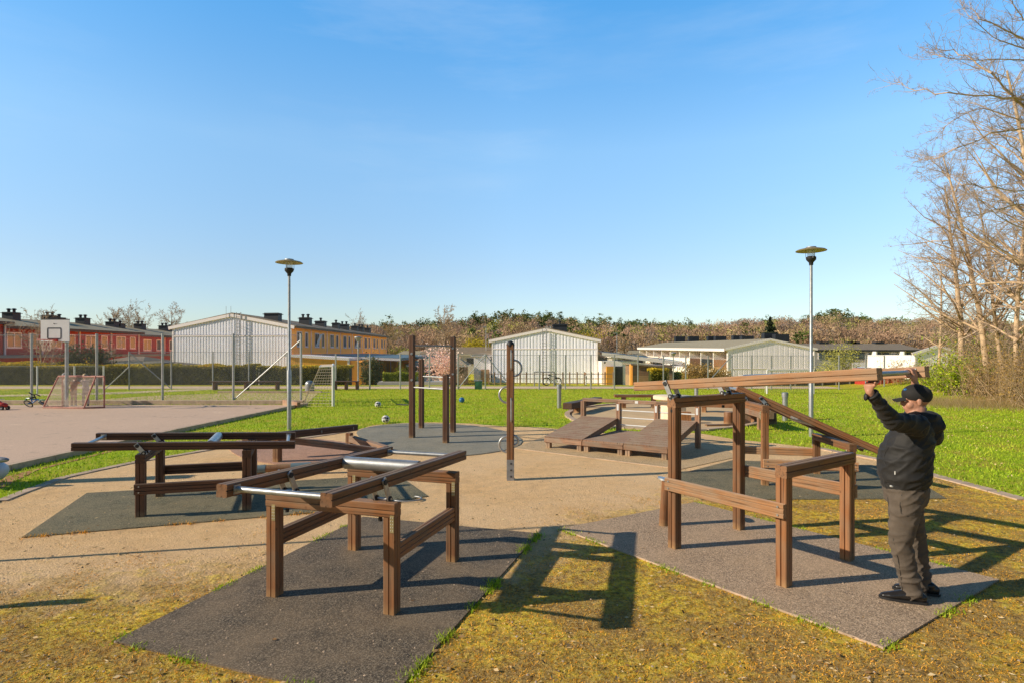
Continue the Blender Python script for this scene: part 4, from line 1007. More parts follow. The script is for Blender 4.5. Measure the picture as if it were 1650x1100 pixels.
# basketball hoop
q = G(107.5, 657); t = thing('basketball_hoop', q, 'basketball hoop with white backboard on a grey pole', 'basketball hoop')
rod('pole', q-UPZ*.05, q+UPZ*2.45, .055, 'steel', t)
bc = P(89, 532.5, q.y-.55); bw, bh = .98, .76
by = bc.y
rod('arm', q+UPZ*2.42, Vector((bc.x+.2, by+.03, bc.z-.2)), .03, 'steel', t); rod('arm', q+UPZ*2.3, Vector((bc.x+.2, by+.03, bc.z-.34)), .025, 'steel', t)
rod('arm', q+UPZ*2.42, Vector((bc.x+.1, by+.03, bc.z+.1)), .03, 'steel', t)
bb = MB().box((bc.x, by, bc.z), (bw, .03, bh)).build('backboard', 'white', t)
mb = MB(); mb.box((bc.x, by-.001, bc.z+bh/2), (bw+.01, .035, .025)); 
cx, cz = bc.x-.02, bc.z-.10; ww, hh = .46, .36; lw = .035
mb.box((cx, by-.018, cz+hh/2), (ww, .006, lw)).box((cx, by-.018, cz-hh/2), (ww, .006, lw)).box((cx-ww/2, by-.018, cz), (lw, .006, hh-lw)).box((cx+ww/2, by-.018, cz), (lw, .006, hh-lw))
mb.box((bc.x-.03, by-.018, bc.z+.23), (.03, .006, .03)).box((bc.x+.01, by-.018, bc.z+.228), (.02, .006, .012)).box((bc.x+.05, by-.018, bc.z+.226), (.02, .006, .01))
mb.build('board_marking', 'chimney', bb)
rim_c = Vector((bc.x-.06, by-.30, bc.z-.32))
MB().tube([rim_c+Vector((.23*math.cos(a), .23*math.sin(a), 0)) for a in np.linspace(0, 2*math.pi, 25)], .011, 8).build('rim', 'red', t)
MB().box(Vector((bc.x+.04, by-.05, bc.z-.34)), (.14, .08, .09)).build('rim_mount', 'red', t)
mb = MB()
for k in range(10):
    a = k*.628; b_ = a+.5
    for s_ in (1, -1):
        mb.tube([rim_c+Vector((.23*math.cos(a), .23*math.sin(a), 0)), rim_c+Vector((.14*math.cos(a+s_*.5), .14*math.sin(a+s_*.5), -.2)), rim_c+Vector((.11*math.cos(a+s_*.9), .11*math.sin(a+s_*.9), -.38))], .005, 3)
mb.build('hoop_net', 'net', t)
def ball(label, x, y, r, m, panel=None):
    q = G(x, y); t = thing('ball', q, label, 'ball', 'footballs left on the lawn')
    MB().ell(q+UPZ*r, (r, r, r), n=20, m=14).build('ball_skin', m, t)
    if panel:
        mb = MB()
        for a, e in ((0, 90), (20, 20), (92, 25), (164, 20), (236, 22), (308, 18), (-60, -15), (-110, -20), (-90, 30)):
            d = Vector((math.cos(R(a))*math.cos(R(e)), math.sin(R(a))*math.cos(R(e)), math.sin(R(e))))
            s1_ = d.cross(Vector((.1, .2, 1))).normalized(); s2_ = d.cross(s1_)
            mb.add([q+UPZ*r+d*r*1.01+(s1_*math.cos(k*1.257)+s2_*math.sin(k*1.257))*r*.30 for k in range(5)], [(0, 1, 2, 3, 4)])
        mb.build('panel_patches', 'chimney', t)
ball('white football lying nearest to the oval mat', 621.5, 681, .11, 'white', True)
ball('white football lying farther out on the lawn by the goal', 609, 656, .11, 'white', True)
ball('blue ball lying on the lawn right of the pull up frame', 744, 648.5, .11, 'bluep')
q = G(650, 652); tag(MB().box(q+Vector((0, 0, .02)), (.55, .28, .02), (Vector((.8, -.6, 0)), Vector((.6, .8, 0)), UPZ)).build('dark_flat_patch', 'kerb_dark'), 'small dark flat patch on the lawn beyond the white footballs', 'board')  # thin dark box drawing a dark patch on the lawn
# child's bicycle lying by the kerb
def wheel(t, c, r, ax, tilt_up, m='black'):
    ax = Vector(ax).normalized(); u_ = ax.cross(Vector(tilt_up)).normalized(); v_ = ax.cross(u_)
    pts = [c+(u_*math.cos(a)+v_*math.sin(a))*r for a in np.linspace(0, 2*math.pi, 21)]
    w_ = MB().tube(pts, r*.13, 8).build('wheel', m, t)
    mb = MB()
    for k in range(10):
        a = k*math.pi/5; mb.tube([c, c+(u_*math.cos(a)+v_*math.sin(a))*r*.9], .004, 3)
    mb.tube([c-ax*.03, c+ax*.03], .02, 8); mb.tube([c+(u_*math.cos(a)+v_*math.sin(a))*r*.88 for a in np.linspace(0, 2*math.pi, 21)], .008, 4)
    mb.build('rim', 'steel', w_)
q = G(52, 656); t = thing('child_bicycle', q, 'small blue and green child bicycle lying beside the rusty goal', 'bicycle')
wheel(t, q+Vector((-.14, 0, .14)), .15, (.15, .8, .6), (0, 0, 1)); wheel(t, q+Vector((.38, .03, .13)), .15, (.25, .55, .8), (0, 0, 1))
MB().tube([q+Vector((-.28, .02, .22)), q+Vector((-.2, .0, .33)), q+Vector((-.05, -.02, .33))], .03, 8).build('mudguard', 'greenp', t)
MB().tube([q+Vector((.22, .0, .2)), q+Vector((.3, .0, .28)), q+Vector((.44, 0, .27))], .025, 8).build('mudguard', 'greenp', t)
mb = MB(); mb.tube([q+Vector((-.14, 0, .15)), q+Vector((.02, -.02, .17)), q+Vector((.2, 0, .3)), q+Vector((.38, .02, .14))], .026, 8); mb.tube([q+Vector((.02, -.02, .17)), q+Vector((-.03, 0, .30)), q+Vector((.2, 0, .28))], .024, 8); mb.build('frame', 'bluep', t)
MB().ell(q+Vector((-.02, 0, .36)), (.11, .06, .035)).build('saddle', 'black', t)
mb = MB(); mb.tube([q+Vector((.16, 0, .28)), q+Vector((.06, 0, .46))], .018, 8); mb.tube([q+Vector((-.03, -.12, .56)), q+Vector((.03, -.05, .47)), q+Vector((.10, .08, .46)), q+Vector((.16, .16, .4))], .018, 8); mb.build('handlebar', 'black', t)
q = G(2, 660); t = thing('toy_car', q, 'red ride-on toy car at the left edge of the court', 'toy car')
mb = MB(); mb.ell(q+Vector((.0, 0, .17)), (.22, .13, .10)); mb.ell(q+Vector((-.12, 0, .24)), (.14, .11, .09)); mb.build('body', 'red', t)
for sx in (-.14, .12):
    for sy in (-.12, .12): 
        w_ = MB().tube([q+Vector((sx, sy-.025, .07)), q+Vector((sx, sy+.025, .07))], .07, 14).build('wheel', 'black', t)
        MB().tube([q+Vector((sx, sy-.03, .07)), q+Vector((sx, sy+.03, .07))], .03, 10).build('hub', 'steel', w_)
MB().tube([q+Vector((.02, -.1, .36)), q+Vector((.03, 0, .38)), q+Vector((.02, .1, .36))], .012, 6).build('steering_wheel', 'white', t)
q = P(885, 612, 36.5); q.z = 0
q = Vector((q.x, 34.3, 0)); t = thing('bicycle', q, 'dark bicycle parked behind the bare goal frame', 'bicycle')
wheel(t, q+Vector((-.3, 0, .25)), .22, (0, 1, 0), (0, 0, 1)); wheel(t, q+Vector((.35, 0, .25)), .22, (0, 1, 0), (0, 0, 1))
mb = MB(); mb.tube([q+Vector((-.3, 0, .25)), q+Vector((-.1, 0, .55)), q+Vector((.25, 0, .55)), q+Vector((.35, 0, .25))], .02, 6); mb.tube([q+Vector((-.1, 0, .55)), q+Vector((.0, 0, .25)), q+Vector((.25, 0, .52))], .02, 6); mb.build('frame', 'chimney', t)
mb = MB(); mb.tube([q+Vector((.25, 0, .55)), q+Vector((.22, 0, .7)), q+Vector((.12, 0, .74))], .015, 6); mb.build('handlebar', 'black', t)
MB().ell(q+Vector((-.12, 0, .62)), (.12, .06, .04)).build('saddle', 'black', t)
#PART3
# ------------------------------------------------------------------ houses
def poly_wall(mb, pts):
    mb.add(pts, [tuple(range(len(pts)))])
def ribbed_gable(t, Y, x0, x1, z0, ze0, ze1, xa, za, mat_, pitch, rib, depth=.045, band=None, trim='trim', name='gable_wall'):
    "gable facing the camera at depth Y with vertical ribs"
    def top(x): return ze0+(za-ze0)*(x-x0)/(xa-x0) if x < xa else za+(ze1-za)*(x-xa)/(x1-xa)
    mb = MB(); mb.add([(x0, Y, z0), (x1, Y, z0), (x1, Y, ze1), (xa, Y, za), (x0, Y, ze0)], [(0, 1, 2, 3, 4)])
    n = int((x1-x0)/pitch)
    for k in range(n):
        a = x0+(k+.5)*(x1-x0)/n-rib/2; b = a+rib
        ta, tb = top(a)-.02, top(b)-.02
        mb.add([(a, Y-.001, z0), (a+depth*.9, Y-depth, z0), (b-depth*.9, Y-depth, z0), (b, Y-.001, z0), (a, Y-.001, ta), (a+depth*.9, Y-depth, ta), (b-depth*.9, Y-depth, tb), (b, Y-.001, tb)],
               [(0, 1, 5, 4), (1, 2, 6, 5), (2, 3, 7, 6), (4, 5, 6, 7)])
    w_ = mb.build(name, mat_, t)
    if band:
        MB().box(((x0+x1)/2, Y-depth-.02, band), (x1-x0, .04, .10)).build('wall_band', trim, w_)
    for a, b, sh in (((x0, ze0), (xa, za), -1), ((xa, za), (x1, ze1), 1)):
        d = Vector((b[0]-a[0], 0, b[1]-a[1])); L = d.length; d.normalize(); n_ = Vector((-d.z, 0, d.x))
        ext = .35
        c_ = Vector(((a[0]+b[0])/2, Y-.12, (a[1]+b[1])/2))+d*(ext/2*sh)+n_*.03
        MB().box(c_, (L+ext, .16, .26), (d, Vector((0, 1, 0)), n_)).build('barge_board', trim, t)
    for x in (x0+.03, x1-.03): MB().bx(x-.07, x+.07, Y-.09, Y+.05, z0, top(x)-.1).build('corner_board', trim, t)
    return top
def ladder(t, x, Y, z0, z1, w_=.42, hooks=True):
    mb = MB()
    for s in (-w_/2, w_/2): mb.tube([(x+s, Y, z0), (x+s, Y, z1)], .035, 6)
    z = z0+.2
    while z < z1: mb.tube([(x-w_/2, Y, z), (x+w_/2, Y, z)], .02, 5); z += .3
    for zz in np.arange(z0+.3, z1-.8, 1.2):
        for s in (-w_/2, w_/2): mb.tube([(x+s, Y, zz), (x+s, Y+.3, zz)], .014, 5)
    mb.build('wall_ladder', 'steel_dull', t)
def facade_window(t, o, d, n, w_, h, double=True, open_=False):
    "window centred at o, in the plane along d, facing n"
    o = Vector(o); d = Vector(d); n = Vector(n)
    fr = MB(); b = .09
    fr.box(o+UPZ*(h/2-b/2)+n*.015, (w_, .045, b), (d, n, UPZ)); fr.box(o-UPZ*(h/2-b/2)+n*.015, (w_, .045, b), (d, n, UPZ))
    for s in ((-1, 0, 1) if double else (-1, 1)): fr.box(o+d*s*(w_/2-b/2)+n*.015, (b, .043, h-2*b), (d, n, UPZ))
    f = fr.build('window', 'trim', t)
    MB().box(o+n*.008, (w_-b, .02, h-b), (d, n, UPZ)).build('pane', 'glass', f)
    MB().box(o-UPZ*(h/2+.03)+n*.04, (w_+.1, .08, .04), (d, n, UPZ)).build('sill', 'trim', f)
    if open_:
        MB().box(o+n*.22+UPZ*.0, (w_*.5, .04, h*.9), (d, (n*.93-UPZ*.37).normalized(), (UPZ*.93+n*.37).normalized())).build('open_sash', 'gable3', f)
def chimney(t, x, Y, z, w_=1.1, h=1.1, pots=2, d=.9):
    c = MB().bx(x-w_/2, x+w_/2, Y-d/2, Y+d/2, z-.6, z+h).build('chimney', 'chimney', t)
    MB().bx(x-w_/2-.1, x+w_/2+.1, Y-d/2-.1, Y+d/2+.1, z+h*.82, z+h*.9).build('chimney_cap', 'chimney', c)
    for k in range(pots):
        xx = x+(k-(pots-1)/2)*w_*.5
        MB().lathe((xx, Y, z+h), [(.12, 0), (.12, .22), (.2, .24), (.2, .30), (.08, .36)], 10).build('chimney_pot', 'chimney', c)
def row_house(label, x0, x1, Y0, Y1, z0, ze, za, xa, wallm, face, nwin, gable=None, roofm='roof', low=None, winz=None, wh=1.15, bays=None, seed=1, chim=(), roofpad=.35, pil='trim', gx=None):
    "row parallel to the view: gable facing the camera at Y0, long side on +X face at x1"
    t = thing('terraced_house', Vector(((x0+x1)/2, Y0, z0)), label, 'house', 'rows of terraced houses')
    fx = x1; n = Vector((1, 0, 0)); d = Vector((0, 1, 0))
    # side walls and back
    MB().quad((fx, Y0, z0), (fx, Y1, z0), (fx, Y1, ze), (fx, Y0, ze)).build('front_wall', wallm, t)
    MB().quad((x0, Y1, z0), (x0, Y0, z0), (x0, Y0, ze), (x0, Y1, ze)).build('rear_wall', wallm, t)
    MB().add([(x0, Y1, z0), (x1, Y1, z0), (x1, Y1, ze), (xa, Y1, za), (x0, Y1, ze)], [(4, 3, 2, 1, 0)]).build('end_wall', wallm, t)
    # roof, two slabs
    for a, b in (((x0-.4, ze-.02), (xa, za+.12)), ((xa, za+.12), (x1+.45, ze-.02))):
        dd = Vector((b[0]-a[0], 0, b[1]-a[1])); L = dd.length; dd.normalize(); nn = Vector((-dd.z, 0, dd.x))
        MB().box(Vector(((a[0]+b[0])/2, (Y0+Y1)/2, (a[1]+b[1])/2))+nn*.08, (L, Y1-Y0+.3, .14), (dd, d, nn)).build('roof', roofm, t)
    MB().box((fx+.42, (Y0+Y1)/2, ze-.02), (.06, Y1-Y0+.2, .12)).build('eaves_board', 'roof', t)
    return t
EAVE = 4.07
# --- yellow terrace with white corrugated gable
t = row_house('orange terrace with white corrugated gable and ladder left of centre', -30.1, -18.9, 50, 88, LOW-.3, EAVE, 5.09, -24.4, 'yellowwall', 1, 0)
ribbed_gable(t, 49.9, -30.1, -18.9, LOW-.3, EAVE, EAVE, -24.4, 5.09, 'gable', .27, .22, .045, 3.35)
ladder(t, -23.6, 49.55, LOW+.3, 5.35)
for dx in (-24.8, -24.35): rod('roof_rod', (dx, 49.6, 1.0), (dx, 49.6, 5.9), .018, 'steel', t, 6)
units = [(50.3+4.7*k) for k in range(8)]
for k, y in enumerate(units):
    MB().box((-18.88, y+4.55, (EAVE+1.7)/2), (.04, .14, EAVE-1.7)).build('pilaster', 'trim', t)
    facade_window(t, (-18.9, y+1.5, 3.08), (0, 1, 0), (1, 0, 0), 1.25, 1.35, True, k in (1, 4))
    facade_window(t, (-18.9, y+3.3, 3.08), (0, 1, 0), (1, 0, 0), .75, 1.35, False)
MB().box((-18.86, 69, 1.70), (.12, 37.5, .14)).build('floor_band', 'yellowwall', t)
for x, y, w_, p in ((-22.1, 52.5, 1.6, 0), (-21.6, 59.5, 1.3, 2), (-22.2, 66, 1.3, 1), (-21.8, 70.5, .9, 1), (-21.8, 74, 1.3, 2), (-21.8, 79, 1., 1), (-21.8, 82, 1., 2), (-21.8, 86, .9, 1)):
    chimney(t, x+.4, y, 4.7, w_*.85, .75, p)
def skew(t, k, xr):
    "turn the gable front a little towards the left by skewing the plan of the whole house about its right hand side"
    bx_ = t.location.x
    for o in list(t.children_recursive):
        if o.type == 'MESH' and o.data.users == 1:
            for v in o.data.vertices: v.co.y += k*(xr-(v.co.x+bx_))
skew(t, .17, -18.9)
# --- sheds and carports before the yellow terrace
t = thing('garage_shed', Vector((-15, 46, LOW)), 'amber boarded shed with white roof edge before the orange terrace', 'shed')
mb = MB(); n = 26
for k in range(n):
    xa_ = -17.6+k*(4.65/n); mb.bx(xa_+.012, xa_+4.65/n-.012, 45.97, 46.06, LOW-.2, 1.62-.05*k/n*5)
mb.bx(-17.6, -12.95, 46.0, 49, LOW-.2, 1.35); mb.build('boarded_wall', 'yellowshed', t)
MB().add([(-17.8, 45.8, 1.78), (-12.8, 45.8, 1.50), (-12.8, 49.3, 1.5), (-17.8, 49.3, 1.78), (-17.8, 45.8, 1.60), (-12.8, 45.8, 1.30), (-12.8, 49.3, 1.3), (-17.8, 49.3, 1.6)],
         [(0, 1, 2, 3), (7, 6, 5, 4), (0, 4, 5, 1), (1, 5, 6, 2), (2, 6, 7, 3), (3, 7, 4, 0)]).build('roof', 'trim', t)
MB().bx(-12.95, -12.80, 45.9, 46.1, LOW, 1.32).build('corner_board', 'trim', t)
MB().bx(-12.82, -11.9, 46.3, 49, LOW, 1.28).build('side_wall', 'yellowwall', t)
t = thing('carport', Vector((-13, 55, LOW)), 'long carport with blue grey flat roof and amber doors beside the dark driveway', 'carport')
MB().add([(-18.6, 51.0, 1.78), (-9.8, 51.0, 1.42), (-10.6, 74, 1.52), (-18.6, 74, 1.78)], [(0, 1, 2, 3)]).build('roof', 'roofblue', t)
MB().add([(-18.6, 51.0, 1.76), (-9.8, 51.0, 1.40), (-9.8, 51.0, 1.18), (-18.6, 51.0, 1.54)], [(3, 2, 1, 0)]).build('roof_edge', 'trim', t)
MB().add([(-9.8, 51.0, 1.40), (-10.6, 74, 1.50), (-10.6, 74, 1.28), (-9.8, 51.0, 1.18)], [(0, 1, 2, 3)]).build('roof_edge', 'roofblue', t)
for k, (y0, y1, m_) in enumerate(((52, 54.5, 'yellowwall'), (55, 57.5, 'yellowwall'), (58.0, 60.5, 'yellowshed'), (61, 64, 'yellowwall'), (65, 68, 'yellowshed'), (69, 73, 'yellowwall'))):
    x = -13.6+k*.5
    MB().bx(x-3, x, y0, y1, LOW-.1, 1.2).build('store_wall', m_, t)
    MB().bx(x-.02, x+.04, y0+.4, y0+1.5, LOW, .85).build('store_door', 'amberdoor', t)
    MB().bx(x-.02, x+.05, y1-.15, y1+.05, LOW, 1.25).build('corner_board', 'trim', t)
t = thing('garage', Vector((-12, 60, LOW)), 'garage with white door at the end of the dark driveway', 'garage')
MB().bx(-16.6, -6.5, 62, 66, LOW-.2, 1.25).build('wall', 'yellowwall', t)
g_ = MB().bx(-14.2, -11.8, 61.9, 62.0, LOW, .95).build('garage_door', 'gable3', t)
MB().bx(-14.4, -14.2, 61.85, 62.0, LOW, 1.1).build('door_frame', 'chimney', g_)
for x in (-11.0, -9.4, -7.9): MB().bx(x-.45, x+.45, 61.9, 62.0, LOW, .8).build('door', 'amberdoor' if x < -9 else 'yellowshed', t); MB().bx(x+.55, x+.7, 61.86, 62, LOW, 1.2).build('corner_board', 'trim', t)
MB().bx(-17, -6.2, 61.5, 66.3, 1.25, 1.5).build('roof', 'roofblue', t)
t = thing('planter_wall', Vector((-9, 36, 0)), 'low grey slatted planter wall below the bright green hedge', 'planter')
mb = MB()
for k in range(6): mb.bx(-8.6, -4.1, 37.2, 37.28, LOW+.05+k*.21, LOW+.05+k*.21+.18)
mb.bx(-8.55, -4.15, 37.3, 38.8, LOW-.1, .08); mb.build('slats', 'grey_wall', t)
# --- middle white gable house
t = row_house('white corrugated gable house with dark chimney in the middle', -2.1, 8.75, 60, 86, LOW-.2, 3.12, 4.22, 3.5, 'gable', 1, 0)
ribbed_gable(t, 59.9, -2.1, 8.75, LOW-.2, 3.10, 3.10, 3.5, 4.22, 'gable', .33, .27, .05, 2.28)
ladder(t, 3.35, 59.5, LOW+.3, 4.3)
chimney(t, 5.2, 63, 3.95, 1.5, 1.0, 1); MB().bx(3.9, 4.6, 62.5, 63.4, 3.9, 4.45).build('roof_vent', 'chimney', t)
skew(t, .17, 8.75)
a_ = thing('annex', Vector((11, 58, LOW)), 'low white annex with amber door and blue roof right of the middle gable', 'annex')
MB().bx(8.85, 12.4, 57.5, 62, LOW-.1, 1.05).build('wall', 'gable3', a_)
MB().bx(9.25, 10.0, 57.0, 57.45, LOW, .55).build('open_door', 'amberdoor', a_)
MB().bx(10.05, 10.9, 57.42, 57.5, LOW, .55).build('doorway', 'darkwin', a_)
MB().add([(8.8, 57.1, 1.95), (17.0, 57.1, .95), (17.0, 62, 1.15), (8.8, 62, 2.1)], [(0, 1, 2, 3)]).build('roof', 'roofblue', a_)
MB().add([(8.8, 57.08, 1.6), (17.0, 57.08, .62), (17.0, 57.08, .93), (8.8, 57.08, 1.93)], [(0, 1, 2, 3)]).build('roof_edge', 'trim', a_)
for k in range(16): MB().bx(12.4+k*.12, 12.49+k*.12, 57.4, 57.5, LOW, .9-.012*k).build('board', 'gable3', a_)
MB().tube([(9.1, 57.3, .9), (9.1, 57.1, .95)], .08, 8).build('wall_lamp', 'black', a_)
t = thing('slatted_shed', Vector((12, 52, LOW)), 'brown horizontal slatted shed right of the amber door', 'shed')
mb = MB()
for k in range(11): mb.bx(9.9, 13.2, 48, 48.06, LOW+k*.19, LOW+k*.19+.165)
mb.bx(9.92, 13.18, 48.05, 51, LOW-.1, .86); mb.build('slatted_wall', 'browns', t)
MB().add([(9.75, 47.8, 1.02), (13.4, 47.8, .74), (13.4, 51.3, .74), (9.75, 51.3, 1.02), (9.75, 47.8, .9), (13.4, 47.8, .62), (13.4, 51.3, .62), (9.75, 51.3, .9)],
         [(0, 1, 2, 3), (7, 6, 5, 4), (0, 4, 5, 1), (1, 5, 6, 2), (2, 6, 7, 3), (3, 7, 4, 0)]).build('roof', 'roof', t)
MB().bx(9.7, 9.9, 47.9, 48.1, LOW, .95).build('corner_board', 'yellowwall', t)
def lowhouse(label, x0, x1, Y, z1, wm_, rm, extra=None, depth=5, z0=LOW-.2, roofh=.3):
    t = thing('low_house', Vector(((x0+x1)/2, Y, z0)), label, 'house')
    MB().bx(x0, x1, Y, Y+depth, z0, z1).build('wall', wm_, t)
    MB().bx(x0-.3, x1+.3, Y-.3, Y+depth+.3, z1, z1+.16).build('roof_edge', 'trim', t)
    MB().add([(x0-.35, Y-.35, z1+.162), (x1+.35, Y-.35, z1+.162), (x1+.35, Y+depth+.35, z1+.162), (x0-.35, Y+depth+.35, z1+.162), (x0+.6, Y+depth*.45, z1+.162+roofh*2.2), (x1-.6, Y+depth*.45, z1+.162+roofh*2.2)],
             [(0, 1, 5, 4), (1, 2, 5), (2, 3, 4, 5), (3, 0, 4)]).build('roof', rm, t)
    return t
t = lowhouse('low white outbuilding touching the left side of the middle gable', -4.1, -2.3, 62.6, 1.5, 'gable3', 'roof', roofh=.1)
MB().bx(-3.3, -2.45, 62.5, 62.6, LOW, .1).build('door', 'browns', t)
t = lowhouse('dark timber shed with flat felt roof behind the pink blossom tree', -9.8, -4.6, 56, .55, 'browns', 'roofgreen', roofh=.25)
for x in (-8.9, -7.6, -6.3): MB().bx(x-.35, x+.35, 55.9, 56, -.9, .2).build('window', 'darkwin', t)
t = lowhouse('long low brown roofed house beyond the blossom tree', -13, -2, 84, 1.5, 'grey_wall', 'roof', roofh=.45)
for x in (-11, -8.4, -6, -3.6): MB().bx(x-.5, x+.5, 83.9, 84, .2, 1.0).build('window', 'darkwin', t)
for lab, x0, x1, Y, z1 in (('far low house with pale roof edge beyond the orange terrace', -21.5, -11.5, 110, 1.3), ('far low house just left of the middle gable', -11, -5.5, 118, 1.8), ('far low dark house between middle gable and white balconies', 16.5, 22, 96, 1.0), ('farther low house with pale eaves before the balconies', 22, 30, 118, 1.4)):
    t = lowhouse(lab, x0, x1, Y, z1, 'grey_wall', 'roofgreen', roofh=.3)
    nw = int((x1-x0)/1.6)
    for k in range(nw):
        x = x0+(k+.5)*(x1-x0)/nw; MB().bx(x-.45, x+.45, Y-.06, Y, z1-1.5, z1-.35).build('window', 'darkwin', t)
# --- row with white balconies and grey gable (right)
YB = 72; gx0 = (1172-825)*YB/F; gx1 = (1311-825)*YB/F; gxa = (1240-825)*YB/F
t = thing('terraced_house', Vector((gx0, YB, LOW)), 'white balcony terrace with grey boarded gable right of centre', 'house', 'rows of terraced houses')
ze = 2+(566-562)*YB/F; za = 2+(566-547.5)*YB/F
ribbed_gable(t, YB-.1, gx0, gx1, LOW-1, ze, ze, gxa, za, 'gable2', .60, .52, .02, -.1)
# balcony side recedes to the back left: from the near corner to (1030, Y=104)
Yb2 = 108.; bx1 = (1031-825)*Yb2/F; zeb = 2+(566-560.5)*Yb2/F
c0 = Vector((gx0, YB, 0)); c1_ = Vector((bx1, Yb2, 0)); dd = (c1_-c0); LB = dd.length; dd.normalize(); nn = Vector((dd.y, -dd.x, 0)); nn = -nn if nn.y > 0 else nn
def bpt(s, off, z): return c0+dd*s+nn*off+UPZ*z
ra = Vector((gxa, YB-.2, za+.15)); rb = Vector(((1072-825)*(Yb2+3)/F, Yb2+3, 2+(566-551.5)*(Yb2+3)/F))
e0 = bpt(-.25, .5, ze+.06); e1_ = bpt(LB, .5, zeb+.1)
MB().quad(e0, ra, rb, e1_).build('roof', 'roofgreen', t)
MB().quad(Vector((gx1+.4, YB-.2, ze+.05)), Vector((gx1+6, Yb2, zeb)), rb, ra).build('roof', 'roofgreen', t)
MB().add([e0, e1_, e1_-UPZ*.35, e0-UPZ*.35], [(0, 1, 2, 3)]).build('eaves_board', 'trim', t)
MB().quad(bpt(0, -1.6, LOW-1), bpt(LB, -1.6, LOW-1), bpt(LB, -1.6, zeb), bpt(0, -1.6, ze)).build('recessed_wall', 'cream', t)
MB().quad(Vector((gx1, YB, LOW-1)), Vector((gx1+5.5, Yb2, LOW-1)), Vector((gx1+5.5, Yb2, zeb)), Vector((gx1, YB, ze))).build('rear_wall', 'gable2', t)
nB = 9
for k in range(nB+1):
    s = LB*k/nB; zt_ = ze+(zeb-ze)*k/nB
    MB().box(bpt(s, -.8, (LOW-1+zt_)/2), (.16, 1.7, zt_-LOW+1), (dd, nn, UPZ)).build('partition', 'gable3', t)
for k in range(nB):
    s = LB*(k+.5)/nB; m_ = ['wood', 'chimney', 'wood_dark', 'gable3', 'gable3', 'gable3', 'cream', 'cream', 'gable3'][k]
    zb_ = .45+.035*k
    MB().box(bpt(s, -.02, zb_-.75+.65), (LB/nB-.2, .06, 1.25), (dd, nn, UPZ)).build('balcony_panel', m_, t)
    MB().box(bpt(s, -.5, -.75), (LB/nB-.2, .8, 1.2), (dd, nn, UPZ)).build('lower_wall', 'gable3' if k > 2 else 'cream', t)
    MB().box(bpt(s+.5, -1.56, 1.45), (.9, .05, 1.0), (dd, nn, UPZ)).build('balcony_door', ['darkwin', 'red', 'darkwin', 'trim', 'cream', 'red', 'darkwin', 'darkwin', 'darkwin'][k], t)
for x, y, w_ in ((1095, 545, 110), (1117, 545, 105), (1148, 545, 100), (1160, 545, 98), (1189, 544, 93), (1203, 545, 90), (1240, 541, 78), (1258, 543, 76)):
    q = P(x, y, w_); MB().bx(q.x-.9, q.x+.9, q.y-.5, q.y+.5, q.z-2.2, q.z+.35).build('chimney', 'chimney', t)
# --- long grey house right
YC = 88
def px(x, Y): return (x-825)*Y/F
t = thing('terraced_house', Vector((px(1390, YC), YC, LOW)), 'long grey terrace with dark window band behind the right street lamp', 'house', 'rows of terraced houses')
MB().bx(px(1312, YC), px(1480, YC), YC, YC+9, LOW-1, 2.0).build('wall', 'grey_wall', t)
MB().add([(px(1308, YC), YC-.6, 2.25), (px(1484, YC), YC-.6, 2.25), (px(1484, YC), YC+5, 3.25), (px(1308, YC), YC+5, 3.25)], [(0, 1, 2, 3)]).build('roof', 'roof', t)
MB().bx(px(1308, YC), px(1484, YC), YC-.62, YC-.5, 2.0, 2.25).build('eaves_board', 'chimney', t)
for k, x in enumerate(range(1318, 1476, 13)):
    f = MB().bx(px(x, YC), px(x+10, YC), YC-.08, YC, .85, 1.85).build('window', 'trim' if k % 3 == 0 else 'darkwin', t)
    MB().bx(px(x+1, YC), px(x+9, YC), YC-.12, YC-.08, .95, 1.75).build('pane', 'glass', f)
for x0_, x1_ in ((1365, 1402), (1405, 1446)): MB().bx(px(x0_, YC), px(x1_, YC), YC-1.4, YC-1.3, -.45, .35).build('balcony_panel', 'gable2', t)
for x in (1403, 1447): MB().bx(px(x, YC)-.1, px(x, YC)+.1, YC-1.4, YC, LOW-1, 2.0).build('partition', 'gable3', t)
for x in (1325, 1370, 1376, 1415): q = P(x, 554, YC+5); MB().bx(q.x-.7, q.x+.7, q.y-.5, q.y+.5, 2.6, q.z+.35).build('chimney', 'chimney', t)
YD = 60
t = thing('white_house', Vector((px(1508, YD), YD, LOW)), 'bright white gabled house behind the bare trees at right', 'house')
ribbed_gable(t, YD, px(1474, YD), px(1549, YD), LOW-1, 2-.2, 2-.3, px(1512, YD), 2.55, 'gable3', .5, .42, .012)
MB().bx(px(1474, YD)+.02, px(1549, YD)-.02, YD+.05, YD+8, LOW-1, 1.6).build('side_wall', 'gable3', t)
MB().bx(px(1506, YD), px(1514, YD), YD-.1, YD, -.2, .9).build('window', 'grey_wall', t)
YE = 31.8
t = thing('red_shed', Vector((px(1432, YE), YE, 0)), 'small red shed between the lifted beam and the bushes', 'shed')
MB().bx(px(1412, YE), px(1456, YE), YE, YE+2, -.1, .98).build('wall', 'red', t)
MB().bx(px(1410, YE), px(1458, YE), YE-.1, YE+2.1, .98, 1.05).build('roof', 'rusty', t)
for x in (1419, 1431, 1440): MB().bx(px(x, YE)-.03, px(x, YE)+.03, YE-.03, YE, 0, .97).build('batten', 'rusty', t)
t = thing('sports_barrier', Vector((px(1320, 32), 34.2, 0)), 'long dark green barrier wall with red boards behind the football lawn', 'barrier')
MB().bx(px(1205, 34.2), px(1395, 34.2), 34.2, 34.3, -.2, .42).build('lower_panel', 'chimney', t)
MB().bx(px(1320, 34.2), px(1388, 34.2), 34.35, 34.4, .42, .68).build('upper_board', 'rusty', t)
